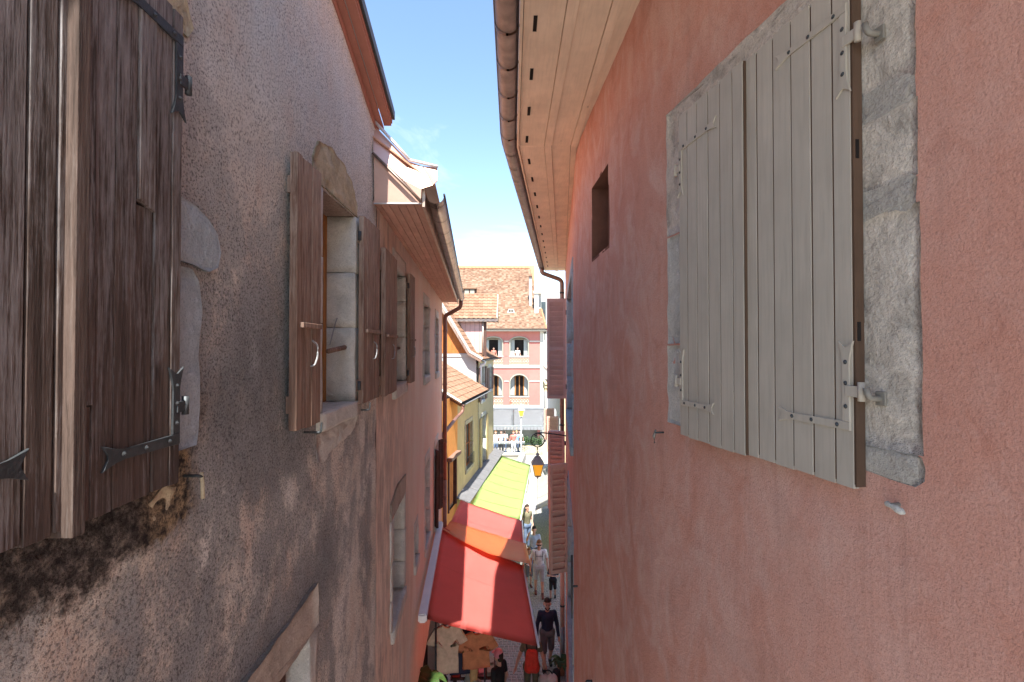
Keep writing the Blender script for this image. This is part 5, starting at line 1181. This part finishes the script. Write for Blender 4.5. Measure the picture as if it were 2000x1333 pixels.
    for i in (0, 1):
        bm = bmesh.new(); capsule(bm, A[i]+V(0, .035, -.035), .044, T[i]+V(0, -.01, .0), .044, 1, 1); capsule(bm, A[i]+V(0, .01, .02), .044, A[i]+V(0, 0, -.03), .046); fuse('shoe', bm, shoe, p, xf, vox)
    bm = bmesh.new(); capsule(bm, hd+V(0, .03, .045), .092, hd+V(0, .0, .085), .082, 1, 1.08); capsule(bm, hd+V(0, .055, -.02), .072, hd+V(0, .04, .05), .09)
    if long_hair:
        for s in (-1, 1): capsule(bm, hd+V(s*.07, .02, .03), .04, hd+V(s*.075, .03, -.17), .035)
        capsule(bm, hd+V(0, .06, 0), .075, hd+V(0, .07, -.2), .05)
    fuse('hair', bm, hair, p, xf, vox)
    if cap:
        bm = bmesh.new(); capsule(bm, hd+V(0, .012, .06), .104, hd+V(0, .01, .09), .09, 1, 1.1); capsule(bm, hd+V(-.04, -.14, .06), .016, hd+V(.04, -.14, .06), .016); capsule(bm, hd+V(-.05, -.1, .065), .016, hd+V(.05, -.1, .065), .016); fuse('cap', bm, cap, p, xf, vox)
    if face:
        for s in (-1, 1):
            bm = bmesh.new(); capsule(bm, hd+V(s*.034, -.088, .015), .010, hd+V(s*.034, -.09, .017), .010, n=8); fuse('eye', bm, 'hair_dark', p, xf, .004, 1)
        bm = bmesh.new(); capsule(bm, hd+V(-.022, -.088, -.058), .007, hd+V(.022, -.088, -.058), .007, n=6); fuse('mouth', bm, 'coral', p, xf, .004, 1)
    if glasses:
        bm = bmesh.new()
        for s in (-1, 1): capsule(bm, hd+V(s*.02, -.1, .016), .021, hd+V(s*.05, -.095, .016), .021, 1, .5)
        capsule(bm, hd+V(-.08, -.03, .022), .006, hd+V(-.06, -.09, .022), .006); capsule(bm, hd+V(.08, -.03, .022), .006, hd+V(.06, -.09, .022), .006); capsule(bm, hd+V(-.02, -.1, .022), .006, hd+V(.02, -.1, .022), .006); fuse('sunglasses', bm, 'black_cloth', p, xf, .006, 1)
    if beard:
        bm = bmesh.new(); capsule(bm, hd+V(-.045, -.045, -.075), .026, hd+V(0, -.075, -.098), .026); capsule(bm, hd+V(.045, -.045, -.075), .026, hd+V(0, -.075, -.098), .026); fuse('beard', bm, hair, p, xf, vox)
    return p, xf, hd
def gp_(px, py): r = ray(px, py); return r*(GZ/r.z)
g = gp_(1069, 1309)
person('man in navy long-sleeved shirt and grey shorts walking past the red awning corner', g.x, g.y, 1.78, .05, 'navy', 'grey_shorts', 'hair_dark', 'black_cloth', True, 1.85, step=.18, beard=True, wrr=(.27, -.12, .86), vox=.009)
g = gp_(1053, 1164)
_, xf, hd = person('man in white t-shirt, sunglasses and pale shorts walking in the lane', g.x, g.y, 1.80, .0, 'white_shirt', 'khaki_shorts', 'hair_ginger', 'brown_shoe', True, .6, step=-.22, glasses=True, stocky=1.06, wrr=(.27, -.14, .93), vox=.009)
bp = thing('backpack_harness', 'dark straps and backpack worn over the white t-shirt', 'backpack', (g.x, g.y, GZ+1.2))
bm = bmesh.new()
for s in (-1, 1): capsule(bm, (s*.115, -.13, 1.18), .014, (s*.115, -.11, 1.42), .015); capsule(bm, (s*.115, -.11, 1.42), .015, (s*.11, .1, 1.46), .015)
capsule(bm, (-.115, -.147, 1.31), .010, (.115, -.147, 1.31), .010); fuse('strap', bm, 'grey_shorts', bp, xf, .009, 2)
bm = bmesh.new(); capsule(bm, (-.06, .2, 1.05), .11, (-.06, .2, 1.36), .10); capsule(bm, (.06, .2, 1.05), .11, (.06, .2, 1.36), .10); fuse('pack', bm, 'grey_shorts', bp, xf, .015)
g = gp_(1080, 1171)
person('child in dark navy t-shirt and shorts walking beside the man in sunglasses', g.x, g.y, 1.16, -.15, 'navy', 'black_cloth', 'hair_dark', 'black_cloth', True, .6, step=.15, el=(-.26, -.05, 1.15), wr=(-.08, -.2, 1.22), er=(.26, -.05, 1.15), wrr=(.08, -.2, 1.22), vox=.011)
r = ray(1043, 1030); t = -6.42/r.z
person('person in pale blue top with one arm raised, behind the man in sunglasses', r.x*t, r.y*t, 1.70, .0, 'pale_blue', 'denim', 'hair_dark', 'black_cloth', False, .5, el=(-.27, -.12, 1.30), wr=(-.20, -.22, 1.55), vox=.012)
r = ray(1033, 1075); t = -6.85/r.z
person('child in white top half hidden behind the orange overlap', r.x*t, r.y*t, 1.32, .3, 'white_shirt', 'grey_shorts', 'hair_ginger', 'brown_shoe', True, .6, vox=.013)
g = gp_(1028, 1072)
person('person in dark green vest and blue jeans standing under the edge of the green awning', g.x+.03, g.y, 1.76, .6, 'olive', 'denim', 'hair_dark', 'black_cloth', False, .3, vox=.013)
person('person seen from behind in khaki trousers carrying a red backpack under the red awning corner', .44, 11.0, 1.74, math.pi, 'olive', 'olive', 'hair_dark', 'brown_shoe', False, .35, el=(-.27, .05, 1.15), wr=(-.33, -.06, .88), er=(.29, .0, 1.14), wrr=(.36, -.02, .90), vox=.010)
bp = thing('red_backpack', 'red backpack worn by the person under the red awning corner', 'backpack', (.44, 10.8, GZ+1.2))
bm = bmesh.new()
for s in (-1, 1): capsule(bm, (.44+s*.07, 10.78, GZ+1.03), .105, (.44+s*.05, 10.80, GZ+1.34), .085)
capsule(bm, (.38, 10.68, GZ+1.05), .06, (.50, 10.68, GZ+1.05), .06); fuse('pack', bm, 'red_bag', bp, Matrix(), .014)
for s in (-1, 1): tube('strap', [(.44+s*.11, 10.85, GZ+1.40), (.44+s*.12, 10.98, GZ+1.47), (.44+s*.12, 11.1, GZ+1.40)], .018, 'black_cloth', bp, 6)
sb = thing('travel_bag', 'pale canvas travel bag with black handles held beside the person with the red backpack', 'bag', (.80, 10.9, GZ+.45))
bm = bmesh.new()
for s in (-1, 1): capsule(bm, (.80+s*.11, 10.88, GZ+.52), .13, (.80+s*.10, 10.88, GZ+.72), .12)
fuse('bag_body', bm, 'canvas', sb, Matrix(), .016)
tube('bag_handle', [(.80+.1*math.cos(t*math.pi/8), 10.88, GZ+.80+.12*math.sin(t*math.pi/8)) for t in range(9)], .016, 'black_cloth', sb, 6, up=Vector((0, 1, 0)))
bm = bmesh.new(); capsule(bm, (.98, 11.0, GZ+.55), .12, (1.0, 11.0, GZ+.78), .10); fuse('side_pocket', bm, 'black_cloth', sb, Matrix(), .016)
for lab, px, py, zt_, kw in (('person in beige shirt with cropped dark hair at the bottom edge under the red awning', 866, 1335, 1.62, dict(shirt='beige', hair='hair_dark', legs='denim', stocky=1.25, yaw=2.7)),
                           ('person with blond hair and grey-green shirt browsing beneath the red awning', 926, 1303, 1.64, dict(shirt='teal_grey', hair='hair_blond', legs='denim', long_hair=True, yaw=2.4)),
                           ('person in pink cap and dark clothes browsing beneath the red awning', 974, 1277, 1.66, dict(shirt='black_cloth', hair='hair_dark', legs='black_cloth', cap='pink_cap', yaw=-2.2))):
    r = ray(px, py); t = (GZ+zt_)/r.z; person(lab, r.x*t, r.y*t, 1.72, vox=.012, short=False, **kw)
for i, (px, py, sh_c, lg, hr, lab) in enumerate(((968, 841, 'white_shirt', 'denim', 'hair_ginger', 'leftmost person in white t-shirt leaning at the bridge railing'), (979, 841, 'pale_blue', 'black_cloth', 'hair_dark', 'person in pale blue between two white t-shirts at the bridge railing'), (985, 843, 'white_shirt', 'denim', 'hair_dark', 'dark-haired person in white t-shirt, second white one at the bridge railing'),
                                            (1003, 842, 'coral', 'white_shirt', 'hair_ginger', 'person in coral red t-shirt at the bridge railing'), (1009, 843, 'sky_blue', 'denim', 'hair_blond', 'person in blue t-shirt beside the lamp post at the bridge railing'), (1015, 845, 'teal_grey', 'black_cloth', 'hair_dark', 'person in grey-green top partly behind the lamp post'))):
    r = ray(px, py); t = 37.0/r.y; person(lab, r.x*t, 37.0+.15*(i % 3), 1.76, random.uniform(-.6, .6)+(math.pi if i == 2 else 0), sh_c, lg, hr, short=False, vox=.022, face=False, group='people at the bridge railing', stocky=1.15)
for px, lab in ((1011, 'person in white leaning out of the upper loggia window above the balustrade'), (964, 'person in coral at the upper loggia window behind the dormer')):
    person(lab, Xp(px), 42.28, 1.66, 0, 'white_shirt' if px > 1000 else 'coral', 'denim', 'hair_dark', short=False, z=-.76-.85+.01, vox=.022, face=False)

# ------------------------------------------------------------------ shop goods beneath the red awning, pots
def garment(label, px, py, Y, mat, w=.5, h=.75, grp='clothes hanging beneath the red awning'):
    r = ray(px, py); c = r*(Y/r.y); t = thing('hanging_shirt', label, 'shirt', c, grp); f = Frame((c.x, c.y), (1, .15))
    pts = [(-.08, 0), (-.04, -.04), (.04, -.04), (.08, 0), (w/2, -.06), (w/2+.14, -.30), (w/2+.02, -.36), (w/2-.04, -.22), (w/2-.03, -h), (-w/2+.03, -h), (-w/2+.04, -.22), (-w/2-.02, -.36), (-w/2-.14, -.30), (-w/2, -.06)]
    rough_prism('cloth_body', f, [(a, c.z+b) for a, b in pts], -.03, .03, mat, t, .02, 5, .08)
    tube('hanger', bend([f.P(-w/2, 0, c.z-.05), f.P(0, 0, c.z+.06), f.P(w/2, 0, c.z-.05)], .05, 3), .008, 'iron', t, 5)
    tube('hanger_hook', [f.P(0, 0, c.z+.04), f.P(0, 0, c.z+.16)], .005, 'iron', t, 5, up=Vector((0, 1, 0)))
garment('beige shirt hanging beneath the red awning near its wall end', 873, 1222, 9.3, 'beige', .5, .9); garment('rust orange shirt hanging beneath the middle of the red awning', 930, 1235, 9.6, 'rust', .6, .7); garment('dark shirt hanging between the beige and the rust shirts', 900, 1228, 9.8, 'navy', .5, .9)
rk = thing('clothes_rail', 'iron rail carrying the shirts beneath the red awning', 'rail', (-1, 9.5, GZ)); 
z_ = (ray(873, 1222)*(9.3/ray(873, 1222).y)).z+.16
for x_, y_ in ((-1.42, 9.1), (-.55, 9.85)): tube('post', [(x_, y_, GZ), (x_, y_, z_+.1)], .018, 'iron', rk, 8, up=Vector((0, 1, 0)))
tube('cross_bar', [(-1.42, 9.1, z_), (-.55, 9.85, z_)], .014, 'iron', rk, 8)
tb = thing('display_table', 'dark display table with folded goods beneath the red awning', 'table', (-.8, 11, GZ)); TF = Frame((-1.35, 10.7), (1, .05))
box('table_top', TF, 0, 1.0, -.7, 0, GZ+.8, GZ+.85, 'dark_wood', tb, .01)
for u in (.05, .92):
    for w in (-.66, -.06): box('leg', TF, u, u+.05, w, w+.05, GZ, GZ+.8, 'dark_wood', tb)
for k in range(10):
    u = .04+(k % 5)*.19; w = -.62+.33*(k//5); t = thing('folded_cloth', ['folded %s cloth on the display table, %s row' % (c_, r_) for r_ in ('back', 'front') for c_ in ('red', 'cream', 'brown', 'pink', 'grey-green')][k], 'cloth', TF.P(u, w, GZ+.85), 'folded goods on the display table')
    box('fold', TF, u, u+.16, w, w+.26, GZ+.851, GZ+.90, ['red_bag', 'white_shirt', 'rust', 'pink_cap', 'teal_grey'][k % 5], t, .015); box('fold', TF, u+.005, u+.155, w+.005, w+.255, GZ+.901, GZ+.94, ['red_bag', 'white_shirt', 'rust', 'pink_cap', 'teal_grey'][k % 5], t, .015)
def potted(label, x, y, z, r, h, n, size, stand=None):
    t = thing('potted_plant', label, 'plant', (x, y, z))
    tube('pot', [(x, y, z), (x, y, z+h*.85), (x, y, z+h*.86), (x, y, z+h)], r, 'clay' if not stand else 'zinc', t, 14, [r*.7, r*.95, r*1.05, r*1.05], up=Vector((0, 1, 0)))
    for k in range(n):
        a = random.uniform(0, 6.28); L = size*random.uniform(.7, 1.3); b = Vector((x, y, z+h)); d = Vector((math.cos(a), math.sin(a), 0)); s = Vector((-d.y, d.x, 0)); vs_ = []; fs = []
        for i in range(7):
            q = i/6; c = b+d*L*q*.75+Vector((0, 0, L*(1.1*q-1.15*q*q))); w = .17*L*math.sin(math.pi*min(1, q*.9+.1)); vs_ += [c-s*w+Vector((0, 0, .02*L)), c, c+s*w+Vector((0, 0, .02*L))]
        for i in range(6):
            for j in range(2): fs.append((i*3+j, i*3+j+1, i*3+j+4, i*3+j+3))
        mesh('leaf', vs_, fs, 'leaf', t, True)
    if stand: box('wall_bracket', Frame((x-.1, y+.1), (1, 0)), 0, .06, -.02, .12, z-.5, z, 'orange_wood', t)
p = lw(7.0, .13, -4.95); potted('leafy green plant in a wall pot below the red awning cassette', p.x, p.y, p.z, .10, .16, 16, .34, True)
r = ray(1103, 1296); t = (GZ+.35)/r.z; potted('small plant in a clay pot on the lane by the downpipe', 1.22, 12.1, GZ+.02, .12, .28, 22, .36)
